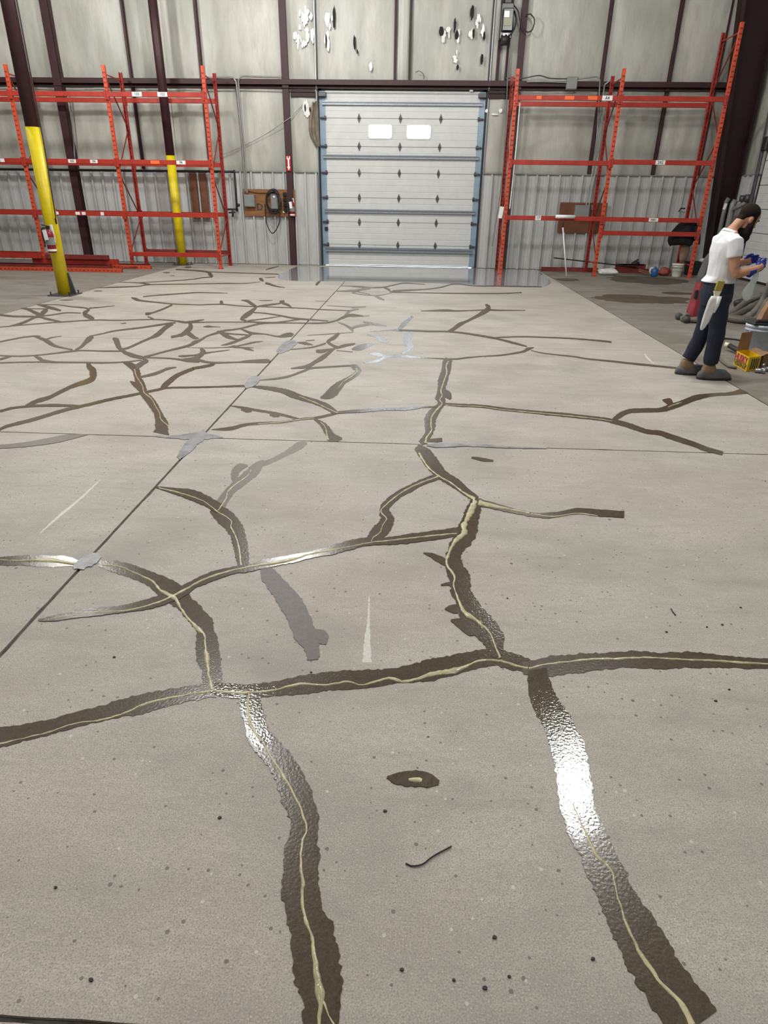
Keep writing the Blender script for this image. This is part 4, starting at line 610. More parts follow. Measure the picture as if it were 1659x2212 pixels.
MB().box((-7.7, D-0.06, 2.375), (9.8, 0.05, 0.03), None, 0.006).build('liner_cap', 'trimgrey', wb)
MB().box((4.82, D-0.06, 2.395), (6.32, 0.05, 0.03), None, 0.006).build('liner_cap', 'trimgrey', wb)
def channel(name, x, z0, z1, w, dpt, y1, matn='maroon', lab=None):
    b = MB(); t_ = 0.012                                     # Z / C shaped member: front flange, web, back flange
    b.box((x, y1-dpt+t_/2, (z0+z1)/2), (w, t_, z1-z0), None, 0.003); b.box((x+w/2-t_/2, y1-dpt/2, (z0+z1)/2), (t_, dpt, z1-z0)); b.box((x, y1-t_/2, (z0+z1)/2), (w, t_, z1-z0))
    return b.build(name, matn, wb, label=lab)
channel('wall_column', -9.542, 0.0, 7.3, 0.22, 0.22, D+0.02, lab='wide maroon wall column left of the yellow posts')
channel('wall_stud', -7.608, 2.40, 7.3, 0.07, 0.10, D)
channel('wall_stud', -5.747, 2.40, 7.3, 0.075, 0.10, D)
channel('wall_column', -3.563, 0.0, 7.3, 0.17, 0.18, D+0.02, lab='wide maroon wall column left of the dock door')
channel('wall_stud', -0.747, 4.44, 7.3, 0.055, 0.12, D, 'maroon_dark'); channel('wall_stud', -0.374, 4.44, 7.3, 0.055, 0.12, D, 'maroon_dark')
channel('wall_stud', 1.847, 4.44, 7.3, 0.075, 0.14, D, 'maroon_dark'); channel('wall_stud', 2.078, 4.44, 7.3, 0.085, 0.14, D, 'maroon_dark')
channel('wall_column', 2.402, 0.0, 7.3, 0.15, 0.18, D+0.02, lab='maroon wall column behind the first rack frame')
channel('wall_stud', 4.488, 2.42, 7.3, 0.08, 0.10, D); channel('wall_stud', 6.167, 2.42, 7.3, 0.08, 0.10, D); channel('wall_stud', 7.353, 2.42, 7.3, 0.05, 0.08, D)
for (x0, x1) in ((-15, 8.0),):
    b = MB(); z0, z1 = 4.285, 4.475; yf = D-0.20
    b.box(((x0+x1)/2, yf+0.005, (z0+z1)/2+0.035), (x1-x0, 0.010, 0.115), None, 0.003); b.box(((x0+x1)/2, yf+0.10, z1-0.005), (x1-x0, 0.19, 0.010)); b.box(((x0+x1)/2, yf+0.03, z0+0.005), (x1-x0, 0.06, 0.010)); b.box(((x0+x1)/2, D-0.03, (z0+z1)/2), (x1-x0, 0.06, z1-z0-0.02))
    b.build('girt', 'maroon', wb, label='horizontal maroon steel girt above the dock door')
for (x0, x1) in ((-3.444, -2.80), (1.66, 2.344)): 
    b = MB(); b.box(((x0+x1)/2, D-0.13, 4.235), (x1-x0, 0.02, 0.06), None, 0.003).box(((x0+x1)/2, D-0.06, 4.16), (x1-x0, 0.10, 0.10)); b.build('door_header', 'maroon_dark', wb)
# torn insulation facing
def scrap(pts, matn, name, y=D-0.085, th=0.004, lab=None, jag=0.0, par=None):
    b = MB(); b.prism(pts, lambda u, w, h: (u, y-h, w), 0, th); return b.build(name, matn, par or wb, label=lab)
def blob(cx, cz, rx, rz, seed, n=22, jag=0.35):
    return [(cx+rx*math.cos(2*math.pi*k/n)*(1+jag*N3(math.cos(2*math.pi*k/n)*2, math.sin(2*math.pi*k/n)*2, seed)), cz+rz*math.sin(2*math.pi*k/n)*(1+jag*N3(k*0.9, 3.3, seed))) for k in range(n)]
rnd = random.Random(7)
for i, (c, rx, rz, nsh) in enumerate((((-2.981, 5.753), .17, .19, 15), ((-2.877, 5.413), .13, .12, 10), ((-3.141, 5.297), .10, .12, 7), ((-2.436, 5.717), .09, .20, 9), ((-2.482, 5.281), .06, .14, 6), ((0.431, 5.407), .05, .11, 4), ((0.588, 5.483), .04, .07, 3), ((0.779, 5.370), .04, .13, 4), ((1.160, 5.372), .05, .14, 5), ((1.282, 5.729), .05, .14, 5), ((1.436, 5.524), .03, .10, 3), ((0.789, 5.026), .03, .12, 3), ((-1.377, 4.722), .03, .10, 2), ((-3.257, 5.345), .05, .14, 4))):
    for k in range(nsh):
        ox_, oz_ = rnd.gauss(0, 0.55)*rx, rnd.gauss(0, 0.55)*rz
        scrap(blob(c[0]+ox_, c[1]+oz_, rnd.uniform(0.015, 0.05), rnd.uniform(0.03, 0.10), i*2.1+k*3.3, 12, 0.7), 'vinyl_gloss', 'torn_facing', D-0.112-0.0007*(k+3*(i % 4)), 0.003, 'shiny torn sliver of insulation facing')
for i, (c, rx, rz) in enumerate((((-2.272, 5.774), .035, .22), ((-2.482, 5.281), .025, .15), ((-1.766, 5.255), .03, .16), ((-1.697, 5.072), .02, .05), ((0.391, 5.501), .06, .10), ((0.718, 5.615), .03, .14), ((0.776, 5.427), .05, .09), ((1.123, 5.876), .05, .14), ((1.188, 5.467), .03, .10), ((1.456, 5.411), .03, .10), ((1.437, 4.932), .035, .12), ((0.841, 4.754), .03, .06))):
    scrap(blob(*c, rx, rz, i*3.7+5, 14, 0.5), 'tear', 'tear_hole', D-0.122-0.002*(i % 3), 0.004, 'dark vertical rip in the insulation')
scrap(blob(*(-3.033, 3.841), .11, .17, 4.4, 24, 0.5), 'vinyl_gloss', 'torn_facing', D-0.10, 0.004, 'bright white torn patch beside the door head'); scrap(blob(*(-3.075, 3.861), .022, .085, 9.4, 10, 0.2), 'tear', 'tear_hole', D-0.107); scrap(blob(*(-2.948, 3.831), .02, .06, 2.4, 8, 0.3), 'tear', 'tear_hole', D-0.109)
b = MB(); fold = []
for (px0, px1, z) in ((-2.881, -2.735, 3.987), (-2.924, -2.728, 3.801), (-2.994, -2.723, 3.571), (-3.002, -2.729, 3.380), (-2.970, -2.722, 3.220), (-2.912, -2.713, 3.113), (-2.817, -2.717, 2.973)):
    fold.append([Vector((px0+(px1-px0)*k/8, D-0.10-0.05*math.sin(k*1.3)-0.01*k, z+0.02*math.sin(k*2))) for k in range(9)]+[Vector((px0+(px1-px0)*k/8, D-0.06, z)) for k in range(8, -1, -1)])
b.loft(fold); b.build('loose_backing', 'brown_felt', wb, label='brown insulation backing hanging loose beside the door track')
for i, (c, rx, rz) in enumerate((((1.644, 3.826), .035, .04), ((2.003, 3.839), .045, .045), ((1.854, 3.755), .09, .018))): scrap(blob(*c, rx, rz, i+31, 12, 0.5), 'vinyl_gloss', 'torn_facing', D-0.11, 0.003, 'small white scuff right of the door head')

# ================================================================== DOCK DOOR
dx0, dx1 = -2.56, 1.46
dr = structure('door_1', (-0.55, D+0.02, 0))
ZB = [0.035, 0.565, 1.155, 1.765, 2.375, 3.00, 3.65, 4.27]
Yd = D+0.02
WN = [(-1.421, -0.806), (-0.402, 0.222)]
def section(z0, z1, holes=None):
    b = MB()
    prof = [(z0+0.004, 0.006), (z0+0.010, 0)]
    for k in (0.25, 0.5, 0.75):
        zc = z0+(z1-z0)*k; prof += [(zc-0.012, 0), (zc-0.004, 0.005), (zc+0.004, 0.005), (zc+0.012, 0)]
    prof += [(z1-0.010, 0), (z1-0.004, 0.006)]
    def seg(xa, xb, zlo, zhi):
        pr = [(max(zlo, min(zhi, z)), d) for z, d in prof]; n = len(pr)
        vs = [(xa, Yd+d, z) for z, d in pr]+[(xb, Yd+d, z) for z, d in pr]+[(xa, Yd+0.05, zhi), (xb, Yd+0.05, zhi), (xa, Yd+0.05, zlo), (xb, Yd+0.05, zlo)]
        fs = [(i, i+1, n+i+1, n+i) for i in range(n-1)]+[(n-1, 2*n, 2*n+1, 2*n-1), (0, n, 2*n+3, 2*n+2), (2*n, 2*n+2, 2*n+3, 2*n+1), tuple(list(range(n))+[2*n, 2*n+2]), tuple(list(range(n, 2*n))+[2*n+1, 2*n+3])]
        b.add(vs, fs)
    if not holes: seg(dx0, dx1, z0, z1)
    else:
        hz0, hz1 = holes[0][2:]; seg(dx0, dx1, z0, hz0); seg(dx0, dx1, hz1, z1); xs = dx0
        for hx0, hx1, _, _ in holes: seg(xs, hx0, hz0, hz1); xs = hx1
        seg(xs, dx1, hz0, hz1)
    return b.build('door_section', 'doorwhite', dr)
wz0, wz1 = 3.199, 3.506
for k in range(7):
    h = [(a, c, wz0, wz1) for a, c in WN] if k == 5 else None
    so = section(ZB[k], ZB[k+1], h)
    if h:
        so['label'] = 'white door section with two bright windows'
        for a, c in WN:
            def rr(x0, x1, z0, z1, r, n=5):
                out = []
                for cx, cz, a0 in ((x1-r, z1-r, 0), (x0+r, z1-r, 90), (x0+r, z0+r, 180), (x1-r, z0+r, 270)):
                    out += [(cx+r*math.cos(R(a0+90*q/n)), cz+r*math.sin(R(a0+90*q/n))) for q in range(n+1)]
                return out
            inner = rr(a+0.005, c-0.005, wz0+0.005, wz1-0.005, 0.055); outer = rr(a-0.03, c+0.03, wz0-0.03, wz1+0.03, 0.07); n = len(inner)
            fb = MB(); fb.loft([[Vector((x, Yd-0.008, z)) for x, z in outer], [Vector((x, Yd-0.012, z)) for x, z in inner], [Vector((x, Yd+0.052, z)) for x, z in inner], [Vector((x, Yd+0.052, z)) for x, z in outer]], cap=False)
            fb.build('window_frame', 'doorwhite', so)
            MB().box(((a+c)/2, Yd+0.03, (wz0+wz1)/2), (c-a, 0.006, wz1-wz0)).build('window_pane', 'glass', so, label='bright window pane')
for zc, hh, dd in ((3.989, .075, .06), (2.766, .085, .06), (1.439, .085, .06), (0.440, .12, .08)):
    b = MB(); b.box(((dx0+dx1)/2, Yd-0.003, zc), (dx1-dx0+0.16, 0.006, hh), None, 0.001); b.box(((dx0+dx1)/2, Yd-dd/2, zc-hh*0.15), (dx1-dx0+0.16, dd, 0.012)); b.box(((dx0+dx1)/2, Yd-dd, zc-hh*0.15-0.02), (dx1-dx0+0.16, 0.006, 0.035), None, 0.001); b.box(((dx0+dx1)/2, Yd-dd*0.75, zc+hh*0.25), (dx1-dx0+0.16, dd*0.5, 0.006))
    b.build('strut', 'strut', dr, label='grey steel stiffening strut across the door')
for z in ZB[1:-1]:
    for x in (-1.672, -0.580, 0.480):
        b = MB(); b.prism([(x, z-0.115), (x+0.042, z-0.02), (x+0.042, z+0.02), (x, z+0.115), (x-0.042, z+0.02), (x-0.042, z-0.02)], lambda u, w, h: (u, Yd-h, w), 0.0, 0.010); b.tube([(x-0.04, Yd-0.014, z), (x+0.04, Yd-0.014, z)], 0.011, 8); b.build('hinge', 'steel_dark', dr)
    for x, s_ in ((dx0-0.06, -1), (dx1+0.06, 1)):
        b = MB(); b.box((x, Yd-0.03, z), (0.17, 0.05, 0.028), None, 0.004).box((x-s_*0.05, Yd-0.012, z), (0.06, 0.012, 0.10), None, 0.003).tube([(x+s_*0.02, Yd-0.05, z-0.02), (x+s_*0.02, Yd-0.05, z+0.02)], 0.024, 10); b.build('roller_hinge', 'steel_dark', dr)
for x in (dx0-0.075, dx1+0.075): MB().box((x, Yd+0.02, 2.14), (0.17, 0.03, 4.24), None, 0.005).build('jamb', 'jamb', dr, label='steel jamb strip with daylight blue in its colour')
MB().box((dx0-0.045, Yd-0.03, 0.971), (0.09, 0.05, 0.09), None, 0.01).build('photo_eye', 'black', dr)
for x in (dx0-0.185, dx1+0.185):
    b = MB(); b.box((x, Yd-0.06, 3.2), (0.03, 0.10, 6.4)); b.build('track', 'black', dr, label='dark vertical door track')
    MB().box((x+(-0.028 if x < 0 else 0.028), Yd-0.09, 3.2), (0.022, 0.03, 6.4), None, 0.004).build('track_angle', 'steel', dr, label='galvanised track angle')
for x in (dx0-0.06, dx1+0.06): MB().box((x, Yd-0.07, 4.165), (0.20, 0.12, 0.10), None, 0.01).build('track_bracket', 'steel_dark', dr)
MB().box((1.227, Yd-0.04, 4.275), (0.09, 0.05, 0.04), None, 0.006).build('sensor', 'white', dr, label='small white box at the door head')
MB().box((-0.55, Yd+0.025, 0.022), (4.02, 0.03, 0.018)).build('bottom_seal', 'black', dr)
b = MB(); b.box((-0.55, 26.0, -0.03), (30, 12, 0.04)); ap = b.build('floor_outside', 'apron'); ap['kind'] = 'structure'

# ================================================================== RIGHT / LEFT / FRONT WALLS, CEILING
XR = 8.40
wr = structure('wall_right', (XR, 10, 0))
b = MB(); b.box((XR+0.15, 5.4, 3.7), (0.16, 28.9, 7.4)); b.build('sheeting', 'trimgrey', wr)
for i, (a, c, z0, z1) in enumerate(((18.3, 19.6, 2.42, 4.3), (18.3, 19.6, 4.3, 7.3), (13.0, 18.3, 4.35, 7.3))): blanket(a, c, z0, z1, 90+i, XR, 'y', wr, 0.04)
liner_panel(18.30, 1.2, 0.012, 2.40, wr, XR-0.02, 'y', 4)
MB().box((XR-0.05, 18.9, 2.41), (0.05, 1.3, 0.03), None, 0.005).build('liner_cap', 'trimgrey', wr)
b = MB(); secs = []                                         # tapered corner column of the frame
for z, xa in ((0, 7.93), (3.0, 7.70), (7.3, 7.33)): secs.append([Vector((xa, 19.30, z)), Vector((8.24, 19.30, z)), Vector((8.24, 19.34, z)), Vector((xa, 19.34, z))])
b.loft(secs)
secs = [[Vector((xa, 19.10, z)), Vector((xa+0.025, 19.10, z)), Vector((xa+0.025, 19.55, z)), Vector((xa, 19.55, z))] for z, xa in ((0, 7.93), (3.0, 7.70), (7.3, 7.33))]; b.loft(secs)
b.box((8.235, 19.33, 3.65), (0.025, 0.45, 7.3)); b.build('frame_column', 'maroon_dark', wr, label='broad dark maroon frame column in the far right corner')
d2 = structure('door_2', (XR, 15.6, 0))
for k in range(8):
    z0 = 0.05+0.53*k; b = MB(); b.box((XR-0.06, 15.55, z0+0.262), (0.05, 5.1, 0.518), None, 0.006)
    for q in (0.33, 0.66): b.box((XR-0.0875, 15.55, z0+0.53*q), (0.006, 5.06, 0.02), None, 0.002)
    b.build('door_section', 'doorwhite', d2)
MB().box((XR-0.06, 15.55, 0.022), (0.05, 5.1, 0.05)).build('bottom_seal', 'black', d2)
b = MB(); b.tube([(XR-0.13, 18.22, 0.0), (XR-0.16, 18.22, 2.6), (XR-0.30, 18.25, 7.0)], 0.045, 6); b.build('track', 'steel_dark', d2, label='steel track beside the side door')
MB().tube([(XR-0.18, 18.12, 3.2), (XR-0.34, 18.14, 7.0)], 0.025, 6).build('track_angle', 'steel', d2)
MB().box((XR-0.16, 18.05, 3.05), (0.16, 0.22, 0.30), None, 0.02).build('track_bracket', 'black', d2)
wl_ = MB().box((-16.05, 5.4, 3.7), (0.12, 28.9, 7.4)).build('wall_left', 'trimgrey'); wl_['kind'] = 'structure'
wf_ = MB().box((-3.8, -9.05, 3.7), (24.6, 0.12, 7.4)).build('wall_front', 'trimgrey'); wf_['kind'] = 'structure'
ce = MB().box((-3.8, 5.4, 7.45), (24.6, 28.9, 0.12)).build('ceiling', 'trimgrey'); ce['kind'] = 'structure'

# ================================================================== POSTS
def steel_post(x, y, r, ztop, label):
    t = thing('steel_post', label, 'post', (x, y, 0))
    MB().lathe([(r, 0.018), (r, ztop)], (x, y, 0), 24).build('yellow_sleeve', 'yellow', t, True, label='bright yellow painted lower length')
    MB().lathe([(r-0.004, ztop-0.01), (r-0.004, 7.3)], (x, y, 0), 24).build('upper_shaft', 'maroon', t, True, label='dark maroon upper length')
    b = MB(); b.box((x, y, 0.010), (0.46, 0.46, 0.018), None, 0.004); b.build('base_plate', 'steel_dark', t)
    for sx in (-1, 1):
        for sy in (-1, 1): MB().tube([(x+sx*0.18, y+sy*0.18, 0.015), (x+sx*0.18, y+sy*0.18, 0.075)], 0.012, 8).build('anchor_bolt', 'black', t)
    return t
p1 = steel_post(-6.76, 12.62, 0.117, 2.78, 'near yellow and maroon round post with a fire extinguisher')
p2 = steel_post(-6.62, 19.05, 0.115, 2.70, 'far yellow and maroon round post behind the orange rack')
b = MB(); cpts = [(-6.60, 12.64, 6.9), (-6.61, 12.62, 4.6), (-6.62, 12.63, 2.6), (-6.625, 12.60, 1.9), (-6.62, 12.56, 1.35)]; b.tube(crom(cpts, 0.2), 0.012, 6)
b.box((-6.62, 12.54, 1.30), (0.03, 0.03, 0.10), None, 0.006); tag(b.build('hanging_cord', 'black', org=(-6.62, 12.6, 1.3)), 'thin black cord hanging down the near yellow post', 'cord')
b = MB(); b.prism([(-6.66, 0.018), (-6.54, 0.018), (-6.62, 0.40), (-6.66, 0.40)], lambda u, w, h: (u, 12.62+h, w), 0, 0.03); b.build('gusset', 'steel_dark', p1)

# ================================================================== PALLET RACKS
def upright_parts(t, x, yf, yb, zt, zb0=0.0, zback=None):
    zback = zback or zt
    for y, z1, sgn in ((yf, zt, 1), (yb, zback, -1)):
        b = MB(); b.box((x, y, z1/2), (0.078, 0.008, z1), None, 0.002)
        for s_ in (-1, 1): b.box((x+s_*0.035, y+sgn*0.034, z1/2), (0.008, 0.066, z1), None, 0.002)
        u = b.build('upright', 'orange' if sgn == 1 else 'red', t)
        b = MB()
        for k in range(int(z1/0.1016)-1):
            for s_ in (-1, 1): b.box((x+s_*0.016, y-sgn*0.0045 if sgn == 1 else y-0.0, 0.12+k*0.1016), (0.014, 0.003 if sgn == 1 else 0.012, 0.036))
        b.build('slot_row', 'tear', u, kind='stuff')
        MB().box((x, y+sgn*0.03, 0.006), (0.13, 0.13, 0.012), None, 0.002).build('foot_plate', 'red', t)
    nodes = []; z = zt-0.18; ya, yb_ = yf+0.05, yb-0.05
    MB().tube([(x, ya, z), (x, yb_, z)], 0.017, 6).build('brace', 'red', t)
    f = True
    while z > 1.0:
        zn = max(0.35, z-1.05); MB().tube([(x, ya if f else yb_, z-0.04), (x, yb_ if f else ya, zn+0.04)], 0.017, 6).build('brace', 'red_dull', t); f = not f; z = zn
    MB().tube([(x, ya, 0.30), (x, yb_, 0.30)], 0.017, 6).build('brace', 'red', t)
def rack_beam(t, x0, x1, y, z, tags=(), hh=0.105, matn='red', front=True):
    yo = -0.036 if front else 0.036
    b = MB(); b.box(((x0+x1)/2, y+yo*0.6, z), (x1-x0-0.07, 0.045, hh), None, 0.006); b.box(((x0+x1)/2, y+yo*0.6+0.02, z-0.02), (x1-x0-0.07, 0.03, hh*0.6), None, 0.004)
    for xe, s_ in ((x0, 1), (x1, -1)): b.box((xe+s_*0.028, y+yo*0.5-0.012, z-0.02), (0.05, 0.05, 0.20), None, 0.004)
    o = b.build('beam', matn, t)
    for (xc, w, hgt, col, txt) in tags:
        q = MB(); yy = y+yo*0.6-0.0235; q.box((xc, yy-0.002, z+0.002), (w, 0.004, hgt), None, 0.001)
        if txt: q.cur = 1; q.text(txt, hgt*0.95, lambda u, v, h: (xc+u*0.9, yy-0.0045-h, z+0.002+v), 0, 0.0006, 0.002)
        q.build('beam_label', [col, 'ink'], o, label=('white label reading '+txt) if txt else ('small orange sticker' if col == 'orange_tag' else 'small blank white label'))
    return o
YF, YB = 18.12, 19.16
rkL = thing('pallet_rack', 'empty orange and red pallet rack along the wall left of the dock door', 'rack', (-7.7, 18.6, 0), 'empty pallet racks on the back wall')
LXs = [-12.53, -10.10, -7.69, -5.28]
for x in LXs: upright_parts(rkL, x, YF, YB, 4.54)
Wf = YF-0.05
TL = {(1, 1): [(-8.824, .20, .08, 'tag', '430'), (-8.263, .19, .075, 'tag', '396'), (-10.637, .11, .08, 'tag', '')], (2, 1): [(-6.693, .23, .075, 'orange_tag', ''), (-6.029, .23, .085, 'tag', 'F4')],
      (2, 0): [(-6.930, .24, .095, 'tag', '103'), (-6.304, .24, .095, 'tag', '103')], (1, 2): [(-8.919, .12, .07, 'tag', ''), (-8.760, .10, .07, 'tag', ''), (-8.265, .09, .08, 'tag', ''), (-9.464, .07, .07, 'tag', '')]}
for i in range(3):
    for k, z in enumerate((3.945, 2.50, 1.30)):
        rack_beam(rkL, LXs[i], LXs[i+1], YF, z, TL.get((i, k), ())); rack_beam(rkL, LXs[i], LXs[i+1], YB, z, (), 0.105, 'red', False)
rack_beam(rkL, LXs[2], LXs[3], YF, 0.335); rack_beam(rkL, LXs[2], LXs[3], YB, 0.335, (), 0.105, 'red_dull', False)
rkR = thing('pallet_rack', 'empty orange and red pallet rack along the wall right of the dock door', 'rack', (4.64, 18.6, 0), 'empty pallet racks on the back wall')
RXs = [2.19, 4.64, 7.10]
for x, zt in zip(RXs, (4.52, 4.54, 5.42)): upright_parts(rkR, x, YF, YB, zt)
TR = {(0, 0): [(3.446, .22, .075, 'orange_tag', ''), (3.984, .22, .075, 'orange_tag', ''), (2.731, .12, .07, 'orange_tag', ''), (4.326, .24, .10, 'tag', 'A4')], (1, 1): [(5.817, .23, .095, 'tag', '2A2')], (0, 2): [(3.014, .14, .10, 'tag', '17')], (1, 2): [(5.896, .23, .085, 'tag', 'HA1')]}
for i in range(2):
    for k, z in enumerate(((3.945, 2.60, 1.36), (3.945, 2.63, 1.36))[i]):
        rack_beam(rkR, RXs[i], RXs[i+1], YF, z, TR.get((i, k), ()))
        if k == 0: rack_beam(rkR, RXs[i], RXs[i+1], YB, z, (), 0.105, 'red', False)
rack_beam(rkR, RXs[1], RXs[2], YF, 1.04)
# loose rack steel on the floor
def loose(name, x0, x1, y, z0, w, hh, matn, label, y1=None, cat='beam', grp='loose rack steel on the floor'):
    y1 = y if y1 is None else y1
    t = Matrix.Rotation(math.atan2(y1-y, x1-x0), 3, 'Z'); L = math.hypot(x1-x0, y1-y); c = Vector(((x0+x1)/2, (y+y1)/2, z0+hh/2))
    b = MB(); b.box(c+Vector((0, 0, hh*0.42)), (L, w, hh*0.16), t, 0.002); b.box(c + t @ Vector((0, -w*0.44, 0)), (L, w*0.12, hh), t, 0.002); b.box(c + t @ Vector((0, w*0.44, 0)), (L, w*0.12, hh), t, 0.002)
    for e in (-1, 1): b.box(c + t @ Vector((e*(L/2-0.03), 0, 0)), (0.05, w*1.2, hh*1.0), t, 0.003)
    return tag(b.build(name, matn, org=(c.x, c.y, 0)), label, cat, grp)
lf = thing('rack_frame', 'loose orange upright frame lying flat on the floor behind the near yellow post', 'rack frame', (-9.5, 17.2, 0), 'loose rack steel on the floor')
for y, x1 in ((16.75, -7.38), (17.72, -7.02)):
    b = MB(); b.box((( -12.0+x1)/2, y, 0.045), (x1+12.0, 0.078, 0.008), None, 0.002).box(((-12.0+x1)/2, y-0.036, 0.04), (x1+12.0, 0.008, 0.075), None, 0.002).box(((-12.0+x1)/2, y+0.036, 0.04), (x1+12.0, 0.008, 0.075), None, 0.002); b.box(((-12.0+x1)/2, y, 0.082), (x1+12, 0.08, 0.006), None, 0.002)
    u = b.build('upright', 'orange', lf); b = MB()
    for k in range(44): b.box((x1-0.15-k*0.1016, y-0.0405, 0.04), (0.036, 0.003, 0.016))
    b.build('slot_row', 'tear', u, kind='stuff')
for k in range(5): MB().tube([(-7.4-k*1.0, 16.78 if k % 2 else 17.7, 0.05), (-7.9-k*1.0, 17.7 if k % 2 else 16.78, 0.05)], 0.018, 6).build('brace', 'red_dull', lf)
loose('loose_beam', -9.9, -7.15, 17.95, 0.0, 0.08, 0.10, 'red_dull', 'dull red rack beam lying furthest back on the pile')
loose('loose_beam', -11.9, -7.9, 17.30, 0.0, 0.11, 0.13, 'red_dull', 'dull red rack beam at the bottom of the loose pile')
loose('loose_beam', -10.0, -7.75, 17.42, 0.13, 0.10, 0.12, 'red', 'red rack beam in the middle layer of the loose pile')
loose('loose_beam', -9.6, -7.95, 17.34, 0.25, 0.10, 0.10, 'red_dull', 'short red rack beam on top of the loose pile')
loose('loose_beam', -12.0, -9.7, 17.36, 0.25, 0.10, 0.16, 'red', 'long red rack beam on top of the pile left of the yellow post', 17.30)
loose('loose_beam', 3.45, 5.0, 19.28, 0.0, 0.10, 0.10, 'red_dull', 'dull maroon beam on the floor left of the middle right-hand frame')
loose('loose_beam', 5.45, 6.35, 19.15, 0.0, 0.10, 0.11, 'red_dull', 'dull maroon beam on the floor behind the white bag')
loose('loose_beam', 5.5, 6.3, 19.30, 0.0, 0.09, 0.22, 'red_dull', 'upper maroon beam behind the white bag beside the wall')

# ================================================================== WALL FITTINGS
def extinguisher(x, y, z, label, tilt=0.0, big=1.0, tagw=True, rz=0):
    t = thing('fire_extinguisher', label, 'fire extinguisher', (x, y, z)); r = 0.075*big; L = 0.40*big
    MB().lathe([(r*0.90, 0.0), (r, 0.02), (r, L*0.78), (r*0.8, L*0.90), (r*0.35, L*0.98), (r*0.30, L*1.02)], (x, y, z), 18).build('cylinder', 'ext_red', t, True)
    MB().lathe([(r+0.002, L*0.34), (r+0.002, L*0.66)], (x, y, z), 18, None, False).build('wrap_label', 'greybox', t, True, label='grey printed label round the cylinder')
    MB().lathe([(r+0.0025, 0.03), (r+0.0025, 0.065)], (x, y, z), 18, None, False).build('lower_band', 'tag', t, True)
    b = MB(); b.box((x, y, z+L*1.05), (0.05, 0.05, 0.06), None, 0.008).box((x-0.03, y-0.01, z+L*1.14), (0.15, 0.025, 0.018), Matrix.Rotation(R(12), 3, 'Y'), 0.004).box((x-0.03, y-0.01, z+L*1.06), (0.13, 0.022, 0.014), None, 0.004); b.build('valve_handle', 'black', t)
    MB().tube(crom([(x-0.03, y-0.02, z+L*1.06), (x-0.10, y-0.03, z+L*1.02), (x-0.105, y-0.04, z+L*0.7), (x-0.088, y-0.05, z+L*0.25)], 0.04), 0.013, 8).build('discharge_hose', 'black', t, True)
    if tagw: MB().box((x-0.025, y-r-0.012, z+L*0.76), (0.075, 0.003, 0.17), Matrix.Rotation(R(-6), 3, 'Y'), 0.001).build('inspection_tag', 'white', t, label='white inspection tag hanging from the neck')
    MB().box((x+0.02, y+r+0.012, z+L*0.8), (0.05, 0.03, 0.30), None, 0.006).build('wall_bracket', 'white', t)
    return t
extinguisher(-6.721, 12.40, 0.769, 'fire extinguisher with a white tag hung on the near yellow post', 0, 1.0)
extinguisher(-3.508, 19.43, 1.273, 'fire extinguisher with a white tag on the plywood board edge', 0, 0.95)
# arrow sign on the column
sx, sz = (-3.557, 2.572); b = MB(); b.box((sx, 19.468, sz), (0.115, 0.006, 0.36), None, 0.002); b.cur = 1
b.prism([(sx-0.020, sz+0.10), (sx+0.020, sz+0.10), (sx+0.020, sz-0.08), (sx+0.042, sz-0.08), (sx, sz-0.165), (sx-0.042, sz-0.08), (sx-0.020, sz-0.08)], lambda u, w, h: (u, 19.464-h, w), 0, 0.002)
b.prism([(sx-0.045, sz+0.165), (sx-0.02, sz+0.165), (sx-0.02, sz+0.12), (sx+0.02, sz+0.12), (sx+0.02, sz+0.165), (sx+0.045, sz+0.165), (sx+0.045, sz+0.10), (sx-0.045, sz+0.10)], lambda u, w, h: (u, 19.464-h, w), 0, 0.002)
tag(b.build('arrow_sign', ['sign_red', 'tag'], org=(sx, 19.47, sz)), 'narrow red sign with a white down arrow on the maroon column', 'sign')
# left electrical board
bx0, bz1 = (-4.871, 1.945); bx1, bz0 = (-3.427, 1.271)
eb = thing('plywood_board', 'brown plywood electrical board with grey boxes left of the dock door', 'board', ((bx0+bx1)/2, 19.56, bz0))
MB().box(((bx0+bx1)/2, 19.56, (bz0+bz1)/2), (bx1-bx0, 0.02, bz1-bz0), None, 0.003).build('panel', 'ply', eb)
def ebox(x0, x1, z0, z1, par, name, dep=0.12, matn='greybox', y=19.55):
    b = MB(); b.box(((x0+x1)/2, y-dep/2, (z0+z1)/2), (x1-x0, dep, z1-z0), None, 0.008); b.box(((x0+x1)/2, y-dep-0.004, (z0+z1)/2), (x1-x0-0.03, 0.008, z1-z0-0.03), None, 0.003); b.box((x1-0.03, y-dep-0.012, (z0+z1)/2), (0.02, 0.012, 0.04), None, 0.002)
    return b.build(name, matn, par)
(a0, c1), (a1, c0) = (-4.842, 1.808), (-4.543, 1.501); ebox(a0, a1, c0, c1, eb, 'breaker_box')
(a0, c1), (a1, c0) = (-4.093, 1.863), (-3.899, 1.452); q = ebox(a0, a1, c0, c1, eb, 'switch_box', 0.15)
MB().ell(((a0+a1)/2+0.01, 19.385, (c0+c1)/2+0.10), (0.035, 0.012, 0.03)).build('dial', 'white', q, True)
for k in range(4):
    x_, z_ = (-3.711, 1.823); b = MB(); b.box((x_, 19.52, z_-k*0.13), (0.10, 0.06, 0.10), None, 0.008).tube([(x_, 19.49, z_-k*0.13), (x_, 19.475, z_-k*0.13)], 0.035, 12); b.build('outlet', 'blackgloss', eb)
x_, z_ = (-3.761, 1.384); MB().box((x_, 19.52, z_), (0.05, 0.05, 0.05), None, 0.01).build('plug', 'cream', eb)
